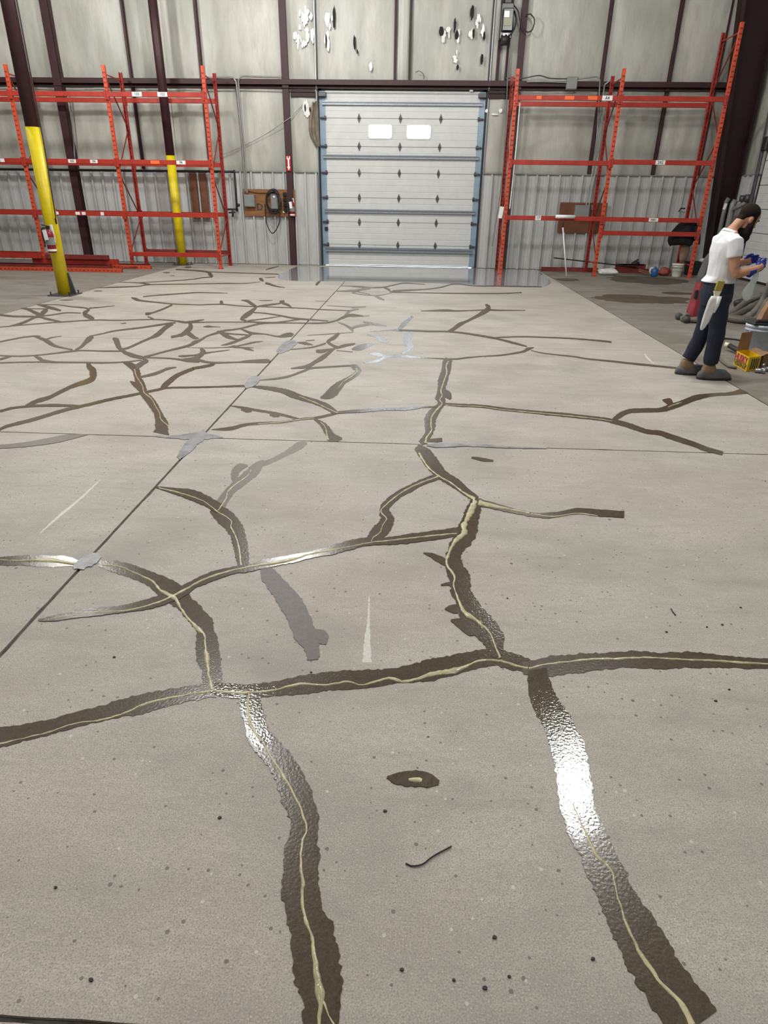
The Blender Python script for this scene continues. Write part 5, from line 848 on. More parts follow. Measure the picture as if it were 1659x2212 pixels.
x_, z_ = (-4.434, 1.491); MB().text('D', 0.24, lambda u, v, h: (x_+u, 19.549-h, z_+v), 0, 0.001, 0.006).build('painted_letter', 'ink', eb, label='letter D painted on the plywood')
b = MB(); b.tube(crom([(*(lambda p: (p[0], 19.53, p[1]))((-4.749, 1.903)),), (*(lambda p: (p[0], 19.53, p[1]))((-4.519, 1.860)),), (*(lambda p: (p[0], 19.53, p[1]))((-4.131, 1.853)),)], 0.05), 0.014, 6); b.build('feed_cable', 'plank', eb)
b = MB(); cx, cz = (-3.999, 1.670)
pts = []
for k in range(6*18+1):
    a = R(90)+2*math.pi*k/18; tt = k/(6*18); rx = 0.20+0.012*math.sin(k*0.7); rz = 0.27+0.02*math.sin(k*0.31); pts.append((cx+rx*math.cos(a), 19.37-0.06*math.sin(k*0.55)-0.02*(k % 5)/5, cz-0.02-0.05*math.sin(tt*9)+rz*math.sin(a)))
b.tube(pts, 0.014, 6)
x0_, z0_ = (-4.244, 1.587); x1_, z1_ = (-4.085, 0.841); x2_, z2_ = (-3.872, 1.128); xm, zm = (-4.236, 1.122); xt, zt_ = (-3.878, 1.477)
b.tube(crom([(x0_, 19.38, z0_), (xm, 19.38, zm), (x1_, 19.38, z1_), (x2_, 19.38, z2_), (xt, 19.38, zt_)], 0.05), 0.014, 6)
tag(b.build('coiled_cable', 'black', org=(cx, 19.4, cz)), 'black power cable coiled on the left plywood board', 'cable')
# right electrical board
bx0, bz1 = (3.820, 1.729); bx1, bz0 = (5.084, 0.975)
e2 = thing('plywood_board', 'darker plywood board with one grey box behind the right rack', 'board', ((bx0+bx1)/2, 19.56, bz0))
MB().box(((bx0+bx1)/2, 19.56, (bz0+bz1)/2), (bx1-bx0, 0.02, bz1-bz0), None, 0.003).build('panel', 'plank', e2)
(a0, c1), (a1, c0) = (4.214, 1.666), (4.598, 1.341); ebox(a0, a1, c0, c1, e2, 'breaker_box'); ebox(a1+0.05, a1+0.13, c1-0.12, c1, e2, 'outlet', 0.07)
# conduits and pipes
def pipe(name, path, r, matn, label, cat='pipe', n=8, step=0.06, grp=None):
    b = MB(); b.tube(crom(path, step), r, n); o = tag(b.build(name, matn, None, True, org=path[0]), label, cat); return o
def wp(p, y): return (p[0], y, p[1])
pipe('conduit', [wp((-5.724, 4.477), 19.46), wp((-4.991, 4.501), 19.46), wp((-4.850, 4.442), 19.45), wp((-4.810, 4.198), 19.47), wp((-4.790, 2.822), 19.50), wp((-4.791, 1.868), 19.48)], 0.022, 'conduit', 'left of two grey conduits dropping to the left plywood board', 'conduit')
pipe('conduit', [wp((-3.634, 4.510), 19.46), wp((-4.262, 4.516), 19.46), wp((-4.625, 4.524), 19.46), wp((-4.739, 4.463), 19.45), wp((-4.761, 4.199), 19.47), wp((-4.739, 2.823), 19.50), wp((-4.742, 1.834), 19.48)], 0.022, 'conduit', 'right of two grey conduits dropping to the left plywood board', 'conduit')
gp = thing('gas_pipe', 'black iron pipe running along the liner top behind the left rack', 'pipe', wp((-5.047, 2.353), 19.45))
b = MB(); zz = 2.36; b.tube([(-14.5, 19.44, 2.33), wp((-5.573, 2.358), 19.44), wp((-5.047, 2.353), 19.44)], 0.028, 8); b.tube([wp((-5.045, 2.376), 19.44), wp((-5.046, 1.922), 19.44), wp((-5.054, 1.375), 19.44)], 0.028, 8); b.build('run', 'black', gp, True)
b = MB(); b.tube([wp((-5.023, 1.435), 19.44), wp((-5.404, 1.429), 19.44)], 0.026, 8); b.tube([wp((-5.180, 1.432), 19.44), wp((-5.184, 1.243), 19.44)], 0.026, 8).tube([wp((-5.306, 1.348), 19.48), wp((-5.121, 1.363), 19.48)], 0.02, 8); b.build('branch', 'black', gp, True)
b = MB(); b.tube([wp((-5.040, 1.540), 19.44), wp((-4.987, 1.540), 19.48)], 0.04, 8).tube([wp((-5.034, 2.353), 19.44), wp((-5.071, 2.364), 19.44)], 0.04, 8); b.build('elbow', 'black', gp, True)
pipe('wire', [wp((-5.735, 2.647), 19.56), wp((-4.882, 2.931), 19.53), wp((-4.167, 3.240), 19.53), wp((-3.690, 3.500), 19.48), wp((-3.434, 3.660), 19.52), wp((-3.140, 3.923), 19.55)], 0.009, 'steel', 'thin grey wire sagging diagonally across the insulation', 'wire', 5)
pipe('conduit', [wp((-9.278, 4.116), 19.50), wp((-9.368, 3.105), 19.50), wp((-9.471, 2.461), 19.50)], 0.02, 'trimgrey', 'short dark conduit beside the wide maroon column at left', 'conduit')
for px, l in ((422, 'left of two brown planks standing on the liner behind the rack'), (443, 'right of two brown planks standing on the liner behind the rack')):
    pass
for (xa, za), (xb, zb), l in (((-6.325, 2.316), (-6.171, 1.170), 'left one of two brown planks upright against the liner'), ((-6.054, 2.319), (-5.892, 1.174), 'right one of two brown planks upright against the liner')):
    xm_ = (xa+xb)/2; b = MB(); b.box((xm_, 19.58, (za+zb)/2), (0.19, 0.04, za-zb), None, 0.005); tag(b.build('wood_plank', 'plank', org=(xm_, 19.58, zb)), l, 'plank')
# door opener
ox, oz = (1.956, 5.646)
op = thing('door_opener', 'black motor door opener high on the wall right of the dock door', 'door opener', (ox, 19.35, oz-0.3))
MB().box((ox, 19.42, oz+0.02), (0.30, 0.20, 0.72), None, 0.02).build('gear_case', 'blackgloss', op)
MB().box((ox+0.02, 19.28, oz+0.03), (0.26, 0.12, 0.46), None, 0.02).build('control_box', 'blackgloss', op)
MB().box((ox+0.02, 19.215, oz-0.02), (0.19, 0.012, 0.16), None, 0.006).build('cover_plate', 'beige', op, label='olive beige cover plate')
lx, lz = (1.939, 5.777); MB().box((lx, 19.215, lz), (0.12, 0.006, 0.125), None, 0.003).build('label_plate', 'lit_label', op, label='bright white square label')
MB().tube([(ox+0.0, 19.30, oz-0.27), (ox+0.0, 19.30, oz-0.46)], 0.11, 16).build('motor', 'black', op, True)
MB().box((ox-0.01, 19.20, oz-0.27), (0.13, 0.01, 0.05), None, 0.003).build('name_plate', 'white', op)
MB().tube(crom([(ox+0.17, 19.35, oz+0.22), (ox+0.22, 19.30, oz+0.05), (ox+0.20, 19.30, oz-0.12), (ox+0.12, 19.30, oz-0.26)], 0.05), 0.022, 8).build('power_lead', 'black', op, True)
MB().box((ox+0.02, 19.50, oz+0.62), (0.16, 0.10, 0.55), None, 0.01).build('mount_rail', 'steel_dark', op)
pipe('looped_cable', [wp((2.099, 5.989), 19.40), wp((2.211, 5.879), 19.38), wp((2.289, 5.676), 19.38), wp((2.384, 5.527), 19.38), wp((2.495, 5.453), 19.38), wp((2.603, 5.509), 19.38), wp((2.636, 5.622), 19.38), wp((2.611, 5.742), 19.38), wp((2.523, 5.816), 19.38), wp((2.423, 5.806), 19.40)], 0.015, 'black', 'black cable looping over the column beside the door opener', 'cable', 6)
pipe('wire', [wp((-0.214, 4.649), 19.55), wp((-0.132, 4.670), 19.5), wp((-0.011, 4.601), 19.5), wp((0.005, 4.492), 19.5)], 0.008, 'steel_dark', 'short loop of wire above the girt over the door', 'wire', 5)
pipe('cable', [wp((2.057, 4.525), 19.46), wp((2.469, 4.517), 19.42), wp((2.871, 4.579), 19.42), wp((3.170, 4.522), 19.42), wp((3.673, 4.515), 19.42)], 0.014, 'steel_dark', 'dark cable lying along the girt above the right rack', 'cable', 6)
pipe('conduit', [wp((2.593, 4.449), 19.44), wp((3.120, 4.452), 19.44), wp((3.684, 4.436), 19.44)], 0.018, 'conduit', 'grey conduit feeding the junction box above the right rack', 'conduit')
jx, jz = (3.713, 4.420); b = MB(); b.box((jx, 19.42, jz), (0.26, 0.12, 0.27), None, 0.01).box((jx, 19.355, jz), (0.24, 0.008, 0.25), None, 0.003); tag(b.build('junction_box', 'greybox', org=(jx, 19.42, jz)), 'grey metal junction box on the girt above the right rack', 'junction box')
pipe('conduit', [wp((3.836, 4.516), 19.44), wp((4.065, 4.537), 19.42), wp((4.318, 4.558), 19.42), wp((4.397, 4.500), 19.42), wp((4.442, 4.212), 19.47), wp((4.560, 2.919), 19.52), wp((4.494, 1.646), 19.46)], 0.018, 'conduit', 'pale conduit dropping from the junction box to the right board', 'conduit')
pipe('conduit', [wp((4.744, 4.502), 19.42), wp((4.572, 4.422), 19.42), wp((4.547, 4.213), 19.47), wp((4.644, 2.920), 19.52), wp((4.569, 1.647), 19.46)], 0.018, 'conduit', 'right-hand pale conduit of the pair above the right board', 'conduit')
pipe('wire', [wp((2.089, 5.971), 19.3), wp((2.093, 4.643), 19.40), wp((2.122, 4.095), 19.40), wp((2.172, 2.403), 19.42), wp((2.065, 0.612), 19.45)], 0.012, 'trimgrey', 'grey chain hoist line hanging right of the dock door', 'chain', 6)
pipe('white_pole', [wp((2.345, 3.883), 18.45), wp((2.345, 2.788), 18.42), wp((2.313, 1.559), 18.35)], 0.016, 'white', 'thin white pole strapped beside the first right-hand frame', 'pole')
x_, z_ = (2.020, 1.477); tag(MB().box((x_+0.05, 18.112, z_), (0.10, 0.006, 0.27), Matrix.Rotation(R(8), 3, 'Y'), 0.001).build('paper_sheet', 'white', org=(x_, 18.05, z_)), 'white paper sheet hanging on the first right-hand frame', 'paper')
# paint roller leaning on the rack
rx_, rz_ = (3.670, 1.406); pr_ = thing('paint_roller', 'paint roller with a white sleeve leaning on the right rack', 'paint roller', (*(3.835, 18.466), 0))
MB().tube([(rx_-0.24, 17.98, rz_), (rx_+0.24, 17.98, rz_)], 0.042, 12).build('sleeve', 'white', pr_, True)
pb_ = (3.835, 18.466)
MB().tube([(rx_-0.02, 17.98, rz_-0.03), (rx_-0.03, 17.96, rz_-0.25)], 0.012, 6).build('frame_wire', 'black', pr_, True)
MB().tube([(rx_-0.03, 17.96, rz_-0.25), (pb_[0], min(pb_[1], 17.7), 0.01)], 0.016, 8).build('pole', 'white', pr_, True)
pipe('metal_rod', [(3.747, 19.220, 0.347), (6.015, 19.220, 0.147)], 0.016, 'black', 'black rod leaning low across the right rack bays', 'rod')
b = MB(); x_, y_ = (5.927, 19.615); b.ell((x_, 19.0, 0.26), (0.11, 0.06, 0.06)).tube([(x_-0.05, 19.0, 0.30), (x_+0.06, 19.0, 0.36)], 0.02, 8); tag(b.build('hand_tool', 'black', None, True, org=(x_, 19.0, 0.2)), 'small dark hand tool resting on the maroon beams', 'tool')
# things on the floor along the right rack
def lump(name, c, r, matn, label, cat, seed, jag=0.25, flat=True, nu=22, nv=14):
    b = MB(); b.ell((c[0], c[1], c[2]), r, None, nu, nv)
    for v in b.v:
        d = v-Vector(c); k = 1+jag*N3(d.x/r[0]*1.3+seed, d.y/r[1]*1.3, d.z/r[2]*1.3)+jag*0.5*N3(d.x/r[0]*3.5+seed, d.y/r[1]*3.5, d.z/r[2]*3.5); v.xyz = Vector(c)+d*k
        if flat: v.z = max(v.z, 0.004)
    return tag(b.build(name, matn, None, True, org=(c[0], c[1], 0)), label, cat)
x_, y_ = (5.064, 18.338); lump('white_bag', (x_, 18.45, 0.085), (0.27, 0.14, 0.085), 'whitecloth', 'white plastic bag lying at the foot of the middle right frame', 'bag', 3)
x_, y_ = (6.118, 18.650); b = MB(); b.box((x_, 18.6, 0.05), (0.40, 0.12, 0.025), Matrix.Rotation(R(16), 3, 'Y') @ Matrix.Rotation(R(12), 3, 'Z'), 0.003).box((x_-0.05, 18.66, 0.11), (0.28, 0.10, 0.02), Matrix.Rotation(R(14), 3, 'Y'), 0.003); tag(b.build('scrap_board', 'wood', org=(x_, 18.6, 0)), 'scrap of pale wood lying left of the blue jug', 'wood')
x_, y_ = (6.245, 18.209); b = MB(); b.lathe([(0.075, 0.0), (0.09, 0.02), (0.09, 0.15), (0.06, 0.20), (0.03, 0.22), (0.03, 0.24)], (x_, 18.3, 0), 16); jug = thing('blue_jug', 'blue plastic jug on the floor left of the white pail', 'jug', (x_, 18.3, 0)); b.build('body', 'bluepl', jug, True)
MB().tube(crom([(x_-0.03, 18.3, 0.19), (x_-0.11, 18.3, 0.21), (x_-0.13, 18.3, 0.12), (x_-0.09, 18.3, 0.07)], 0.03), 0.014, 8).build('handle', 'white', jug, True)
x_, y_ = (6.595, 18.502); lump('red_bag', (x_, 18.6, 0.10), (0.15, 0.12, 0.10), 'redbag', 'crumpled red bag between the blue jug and white pail', 'bag', 8, 0.35)
def pail(name, x, y, r0, r1, hh, matn, label, lid=False):
    t = thing(name, label, 'bucket', (x, y, 0))
    MB().lathe([(r0*0.96, 0.0), (r0, 0.01), (r1*0.97, hh*0.80), (r1*1.04, hh*0.81), (r1*1.04, hh*0.84), (r1*0.98, hh*0.845), (r1*0.98, hh*0.90), (r1*1.05, hh*0.91), (r1*1.05, hh), (r1*0.95, hh), (r1*0.93, hh*0.97)] + ([] if lid else [(r1*0.93, hh*0.6), (r0*0.9, 0.02)]), (x, y, 0), 30).build('body', matn, t, True)
    MB().tube([(x+r1*1.07*math.cos(a), y-abs(r1*0.55*math.sin(a))-r1*0.55, hh*0.86-hh*0.35*abs(math.sin(a))) for a in [math.pi*k/14 for k in range(15)]], 0.004, 6).build('bail_handle', 'steel', t, True)
    return t
x_, y_ = (6.833, 18.315); wp_ = pail('white_pail', x_, 18.35, 0.105, 0.135, 0.30, 'pailw', 'small white pail standing by the right end rack frame'); MB().lathe([(0.148, 0.285), (0.152, 0.30), (0.148, 0.325), (0.02, 0.33)], (x_, 18.35, 0), 30).build('lid', 'pailw', wp_, True)
x_, y_ = (7.593, 18.922); bb = thing('black_bin', 'black plastic tote behind the right end rack frame', 'bin', (x_-0.02, 18.95, 0))
b = MB(); b.loft([[Vector((x_-0.02+sx_*w/2, 18.95+sy*d/2, z)) for sx_, sy in ((-1, -1), (1, -1), (1, 1), (-1, 1))] for w, d, z in ((0.50, 0.32, 0), (0.56, 0.38, 0.30), (0.60, 0.42, 0.30), (0.60, 0.42, 0.335), (0.54, 0.36, 0.335), (0.48, 0.30, 0.03))]); b.build('tub', 'black', bb)
lump('hat', (x_+0.12, 18.95, 0.37), (0.13, 0.10, 0.055), 'whitecloth', 'white cap lying on the black tote', 'cap', 5, 0.15, False)
# jacket on the rack
jx = 6.72
b = MB(); prof = []
for z, xa, xb, dep in ((1.33, jx-0.05, jx+0.34, .06), (1.24, jx-0.14, jx+0.36, .10), (1.10, jx-0.24, jx+0.36, .12), (0.98, jx-0.30, jx+0.37, .13), (0.88, jx-0.30, jx+0.36, .13), (0.82, jx-0.26, jx+0.35, .12), (0.78, jx-0.22, jx+0.30, .10)):
    prof.append([Vector((xa+(xb-xa)*(0.5+0.5*math.cos(2*math.pi*k/16)), 18.30+dep*math.sin(2*math.pi*k/16)*(1+0.25*math.sin(k*2.2)), z-0.10*max(0, 0.9-z)*math.cos(4*math.pi*k/16)*3)) for k in range(16)])
b.loft(prof); jk = thing('jacket', 'black jacket hung on the lower beams at the right end of the rack', 'jacket', (jx, 18.3, 0.78)); b.build('jacket_body', 'blackcloth', jk, True)
MB().tube(crom([(jx+0.30, 18.25, 1.22), (jx+0.40, 18.22, 1.05), (jx+0.44, 18.22, 0.80)], 0.06), [0.08]*3+[0.06]*20 if False else 0.065, 10).build('sleeve', 'blackcloth', jk, True)
x_, z_ = (6.950, 0.605); b = MB(); b.loft([[Vector((x_+w*math.cos(2*math.pi*k/12), 18.42+w*0.5*math.sin(2*math.pi*k/12), z)) for k in range(12)] for w, z in ((0.05, 0.95), (0.11, 0.80), (0.13, 0.62), (0.10, 0.44), (0.07, 0.37))]); tag(b.build('tan_rag', 'tancloth', None, True, org=(x_, 18.42, 0.2)), 'tan cloth hanging below the black jacket on the rack', 'cloth')
x_, z_ = (7.018, 1.593); b = MB(); b.tube([(x_-0.04, 19.45, z_-0.05), (x_-0.02, 19.42, z_+0.03), (x_+0.10, 19.42, z_+0.03)], 0.018, 6); tag(b.build('wall_hook', 'black', org=(x_, 19.45, z_)), 'black hook on the liner beside the right end frame', 'hook')
# grey pipes by the corner column
cp2 = thing('corner_pipes', 'cluster of grey pipes in front of the side wall liner', 'pipes', (8.15, 18.75, 0))
for dx_, dy_, r_, z1_ in ((0, 0, .075, 1.75), (0.13, -0.22, .05, 1.85), (-0.08, 0.25, .055, 1.80)):
    MB().tube([(8.06+dx_, 18.75+dy_, 0), (8.06+dx_, 18.75+dy_, z1_), (8.10+dx_, 18.75+dy_, z1_+0.08)], r_, 12).build('pipe', 'greybox', cp2, True)
MB().tube([(8.0, 18.60, 1.62), (8.18, 18.45, 1.75), (8.28, 18.35, 1.86)], 0.05, 10).build('branch', 'trimgrey', cp2, True)
MB().tube([(8.16, 18.52, 1.80), (8.16, 18.52, 1.95)], 0.07, 10).build('valve', 'steel_dark', cp2, True)
MB().tube([(8.22, 18.36, 1.80), (8.22, 18.36, 1.97)], 0.07, 10).build('valve', 'steel_dark', cp2, True)
x_, z_ = (7.720, 1.689); tag(MB().box((x_, 18.4, z_), (0.07, 0.006, 0.14), Matrix.Rotation(R(10), 3, 'Y'), 0.001).build('paper_tag', 'tag', org=(x_, 18.4, z_)), 'small white tag hanging beside the grey corner pipes', 'tag')

# ================================================================== WORK AREA AT THE RIGHT
gx, gy = 4.545, 11.05
fm = thing('floor_machine', 'dusty red upright floor grinding machine behind the man', 'floor machine', (gx, gy, 0))
b = MB(); b.loft([[Vector((gx+w*math.cos(2*math.pi*k/20), gy+w*0.75*math.sin(2*math.pi*k/20), z)) for k in range(20)] for w, z in ((0.20, 0.012), (0.22, 0.02), (0.22, 0.07), (0.17, 0.10))]); b.build('grinding_head', 'dust', fm, True)
b = MB(); b.loft([[Vector((gx+ox_+sx_*w/2, gy+sy*d/2, z)) for sx_, sy in ((-1, -0.8), (-0.8, -1), (0.8, -1), (1, -0.8), (1, 0.8), (0.8, 1), (-0.8, 1), (-1, 0.8))] for w, d, ox_, z in ((0.20, 0.24, -0.01, 0.09), (0.21, 0.25, -0.01, 0.11), (0.19, 0.23, 0.0, 0.35), (0.16, 0.20, 0.01, 0.62))]); b.build('body', 'machine_red', fm)
b = MB(); b.loft([[Vector((gx+ox_+sx_*w/2, gy+sy*d/2, z)) for sx_, sy in ((-1, -0.7), (-0.7, -1), (0.7, -1), (1, -0.7), (1, 0.7), (0.7, 1), (-0.7, 1), (-1, 0.7))] for w, d, ox_, z in ((0.17, 0.21, 0.01, 0.62), (0.19, 0.22, 0.02, 0.70), (0.16, 0.18, 0.05, 0.95), (0.10, 0.12, 0.07, 1.05))]); b.build('motor_shroud', 'shroud', fm)
for sy in (-1, 1): MB().tube([(gx-0.19, gy+sy*0.16-0.03, 0.055), (gx-0.19, gy+sy*0.16+0.03, 0.055)], 0.055, 14).build('wheel', 'shroud', fm, True)
MB().box((gx-0.10, gy-0.10, 0.44), (0.05, 0.06, 0.13), None, 0.01).build('latch', 'black', fm)
MB().tube(crom([(gx-0.12, gy-0.09, 0.10), (gx-0.20, gy-0.12, 0.14), (gx-0.24, gy-0.12, 0.06)], 0.05), 0.03, 8).build('dust_port', 'dust', fm, True)
MB().tube(crom([(gx+0.10, gy, 0.95), (gx+0.25, gy, 1.10), (gx+0.32, gy, 1.12)], 0.06), 0.02, 8).build('handle', 'black', fm, True)
# vacuum hose
hp = [(5.797, 11.600, 0.352), (5.622, 11.600, 0.289), (5.459, 11.550, 0.180), (5.292, 11.450, 0.064), (5.150, 11.250, 0.017), (5.146, 11.050, -0.009), (5.262, 10.950, -0.026), (5.412, 10.950, 0.021), (5.529, 10.980, 0.127), (5.597, 11.000, 0.319), (5.816, 11.300, 0.391), (5.814, 11.520, 0.289), (5.638, 11.500, 0.199), (5.427, 11.400, 0.104), (5.185, 11.200, 0.034), (5.238, 11.060, 0.028), (5.383, 11.060, 0.068), (5.527, 11.100, 0.210), (5.620, 11.150, 0.364), (5.642, 11.100, 0.625)]
vh = thing('vacuum_hose', 'thick grey vacuum hose coiled on the floor behind the pail', 'hose', (5.5, 11.3, 0))
b = MB(); pth = [Vector((p.x, p.y, max(p.z, 0.058))) for p in crom(hp, 0.05)]; b.tube(pth, [0.054+0.004*(i % 2) for i in range(len(pth))], 10); b.build('coil', 'hose', vh, True)
b = MB(); b.tube(crom([(5.465, 11.750, 0.198), (5.579, 11.750, 0.238), (5.705, 11.700, 0.293), (5.797, 11.600, 0.352)], 0.05), 0.062, 10); b.build('cuff', 'black', vh, True)
# big pail with contents
px_, py_ = 4.40, 8.62
big = pail('bucket', px_, py_, 0.155, 0.172, 0.37, 'pail', 'large pale grey pail holding card behind the yellow carton')
b = MB(); b.box((px_-0.01, py_-0.02, 0.388), (0.31, 0.26, 0.03), None, 0.01).box((px_+0.02, py_-0.10, 0.42), (0.30, 0.05, 0.04), None, 0.01); tag(b.build('paint_tray', 'black', org=(px_, py_, 0.38)), 'black tray lying across the large grey pail', 'tray')
b = MB(); b.loft([[Vector((px_+0.0+ox_+sx_*w/2, py_+0.02+sy*d/2, z)) for sx_, sy in ((-1, -1), (1, -1), (1, 1), (-1, 1))] for w, d, ox_, z in ((0.18, 0.12, 0.045, 0.405), (0.17, 0.11, 0.065, 0.52), (0.14, 0.08, 0.10, 0.66), (0.12, 0.05, 0.12, 0.72))]); tag(b.build('paper_sack', 'kraft', org=(px_, py_, 0.36)), 'brown paper sack sticking up out of the grey pail', 'sack')
# yellow carton
A = Vector((*(3.832, 7.915), 0)); B_ = Vector((*(3.824, 7.566), 0)); C_ = Vector((*(3.999, 7.652), 0)); Hc = 0.165
cb = thing('carton', 'yellow printed carton with an open brown flap beside the grey pail', 'carton', tuple(B_))
D_ = A + (C_-B_)
b = MB(); th = 0.004
def wall(P, Q, z0, z1, bb_, inward):
    n_ = (Q-P).normalized().cross(Vector((0, 0, 1)))*inward
    bb_.add([P+Vector((0, 0, z0)), Q+Vector((0, 0, z0)), Q+Vector((0, 0, z1)), P+Vector((0, 0, z1)), P+n_*th+Vector((0, 0, z0)), Q+n_*th+Vector((0, 0, z0)), Q+n_*th+Vector((0, 0, z1)), P+n_*th+Vector((0, 0, z1))], [(0, 1, 2, 3), (4, 7, 6, 5), (0, 4, 5, 1), (1, 5, 6, 2), (2, 6, 7, 3), (3, 7, 4, 0)])
wall(A, B_, 0.002, Hc, b, -1); wall(B_, C_, 0.002, Hc, b, -1); wall(C_, D_, 0.002, Hc, b, -1); wall(D_, A, 0.002, Hc, b, -1); b.add([A+Vector((0, 0, .003)), B_+Vector((0, 0, .003)), C_+Vector((0, 0, .003)), D_+Vector((0, 0, .003))], [(0, 1, 2, 3)])
cbody = b.build('carton_body', 'boxyellow', cb)
fb = MB(); up1 = Vector((0, 0, 1)); e1 = (D_-A); nrm = (C_-B_).normalized(); 
def flap(P, Q, outv, L, matn, nm):
    q_ = MB(); P = P+Vector((0, 0, Hc)); Q = Q+Vector((0, 0, Hc)); o1 = outv*L; i_ = (Q-P)*0.04
    q_.add([P, Q, Q+o1-i_, P+o1+i_, P+Vector((0.003, 0.003, 0)), Q+Vector((0.003, 0.003, 0)), Q+o1-i_+Vector((0.003, 0.003, 0)), P+o1+i_+Vector((0.003, 0.003, 0))], [(0, 1, 2, 3), (4, 7, 6, 5), (0, 4, 5, 1), (1, 5, 6, 2), (2, 6, 7, 3), (3, 7, 4, 0)]); q_.build(nm, matn, cb)
flap(D_, A, Vector((0.06, 0.10, 1.0)).normalized(), 0.21, 'kraft', 'flap')
flap(C_, D_, Vector((0.8, 0.4, 0.15)).normalized(), 0.12, 'kraft', 'flap')
def onface(P, Q, u0, z0):
    d_ = (Q-P).normalized(); n_ = -(d_.cross(Vector((0, 0, 1))))*-1
    return lambda u, v, h: P + d_*(u0+u) + Vector((0, 0, z0+v)) + n_*(0.0015+h)
L1 = (B_-A).length; L2 = (C_-B_).length
MB().text('HUSKY', 0.105, onface(A, B_, L1*0.46, Hc*0.66), 0, 0.001, 0.004).build('lettering', 'magenta', cbody, label='large magenta word printed on the carton')
b = MB(); b.text('CONTRACTOR', 0.048, onface(A, B_, L1*0.48, Hc*0.34), 0, 0.001, 0.001).text('CLEAN-UP BAGS', 0.040, onface(A, B_, L1*0.50, Hc*0.17), 0, 0.001, 0.001); b.build('small_print', 'ink', cbody)
b = MB()
for k in range(4): f_ = onface(B_, C_, L2*(0.30+0.17*k), Hc*0.5); b.add([f_(-0.010, -0.06, 0), f_(0.010, -0.06, 0), f_(0.010, 0.06, 0), f_(-0.010, 0.06, 0)], [(0, 1, 2, 3)])
b.build('side_print', 'ink', cbody)
x_, y_ = (4.152, 7.830); b = MB(); b.box((x_+0.02, y_+0.10, 0.07), (0.16, 0.12, 0.14), Matrix.Rotation(R(20), 3, 'Z'), 0.01).box((x_+0.0, y_+0.10, 0.145), (0.18, 0.14, 0.012), Matrix.Rotation(R(20), 3, 'Z'), 0.003); tag(b.build('brown_box', 'kraft', org=(x_, y_+0.1, 0)), 'small brown box right of the yellow carton', 'box')
for i, (q, r_) in enumerate((((3.951, 7.514), .026), ((4.038, 7.589), .022), ((4.077, 7.706), .02))):
    b = MB(); a_ = R(40*i-20); b.tube([(q[0]-0.05*math.cos(a_), q[1]-0.05*math.sin(a_), r_+0.002+0.03*(i == 2)), (q[0]+0.05*math.cos(a_), q[1]+0.05*math.sin(a_), r_+0.002+0.03*(i == 2))], r_, 12).tube([(q[0]+0.03*math.cos(a_), q[1]+0.03*math.sin(a_), r_+0.002+0.03*(i == 2)), (q[0]+0.055*math.cos(a_), q[1]+0.055*math.sin(a_), r_+0.002+0.03*(i == 2))], r_*1.2, 12)
    tag(b.build('pipe_fitting', 'steel', None, True, org=(q[0], q[1], 0)), ('front metal fitting beside the yellow carton', 'right metal fitting beside the yellow carton', 'metal fitting lying on the other two beside the carton')[i], 'fitting', 'metal fittings by the carton')
x_, y_ = (4.227, 7.909); tag(MB().box((x_+0.13, y_-0.02, 0.06), (0.10, 0.16, 0.12), Matrix.Rotation(R(10), 3, 'Z'), 0.006).build('green_carton', 'green', org=(x_, y_, 0)), 'green carton at the right edge beside the brown box', 'carton')
nz = thing('hose_nozzle', 'black hose nozzle with a white tip lying left of the grey pail', 'nozzle', (*(4.058, 8.675), 0))
n0, n1 = (4.071, 8.763), (4.153, 8.355)
MB().tube([(n0[0], n0[1], 0.075), (n0[0]+0.05, n0[1]-0.01, 0.07)], 0.032, 12).build('tip', 'cream', nz, True)
MB().tube([(n0[0]+0.05, n0[1]-0.01, 0.068), (n1[0], n1[1], 0.04)], 0.032, 12).build('barrel', 'black', nz, True)
cd = [(*(4.241, 9.369), 0.012), (*(4.422, 9.557), 0.012), (*(4.592, 9.443), 0.012), (*(4.683, 9.291), 0.012)]
pipe('power_cord', cd, 0.012, 'black', 'black cord curving behind the hose nozzle', 'cord', 8)
pipe('rubber_hose', [(*(4.178, 9.168), 0.016), (*(3.927, 8.660), 0.016), (*(3.757, 8.105), 0.016), (*(3.707, 7.736), 0.016), (*(3.760, 7.672), 0.016)], 0.015, 'hose', 'thin dark hose curving on the floor left of the carton', 'hose')
# loose dark chips
CH = [(1.370, 2.467), (1.172, 2.416), (1.448, 2.490), (1.291, 2.047), (1.210, 1.977), (0.489, 2.640), (1.596, 2.638), (-0.044, 1.402), (-0.945, 1.099), (-0.740, 0.876), (0.149, 0.926), (0.505, 0.996), (0.224, 0.913), (2.470, 4.242), (-0.554, 1.347), (0.287, 0.942), (0.020, 0.943), (0.260, 1.035), (-0.376, 2.040), (-1.207, 2.081)]
CHL = ['largest dark chip among those right of the middle, below the dark sliver', 'dark chip just left of and below the dark sliver at right', 'faint dark chip at right, beside the largest of the sliver group', 'dark chip below the right-hand resin strip near the right edge', 'tiny dark chip below the right-hand resin strip, lower of two', 'tiny dark chip right of the broken crack patch at centre right', 'dark chip above the sliver group near the right edge', 'dark chip below the round resin spot', 'dark chip near the left edge in the near slab', 'lone dark chip at bottom left of the floor', 'dark chip at bottom centre between the two wide strips', 'dark chip left of the wide right strip near the bottom', 'dark chip lowest between the two wide strips', 'dark chip on the right edge above the middle slab', 'dark chip left of the upper bend of the wide left strip', 'small dark chip beside the lowest one between the wide strips', 'dark chip just right of the wide left strip near the bottom', 'dark chip highest of those between the wide strips near the bottom', 'dark chip just above the long horizontal strip below the purplish patch', 'dark chip left of the crack crossing at left']
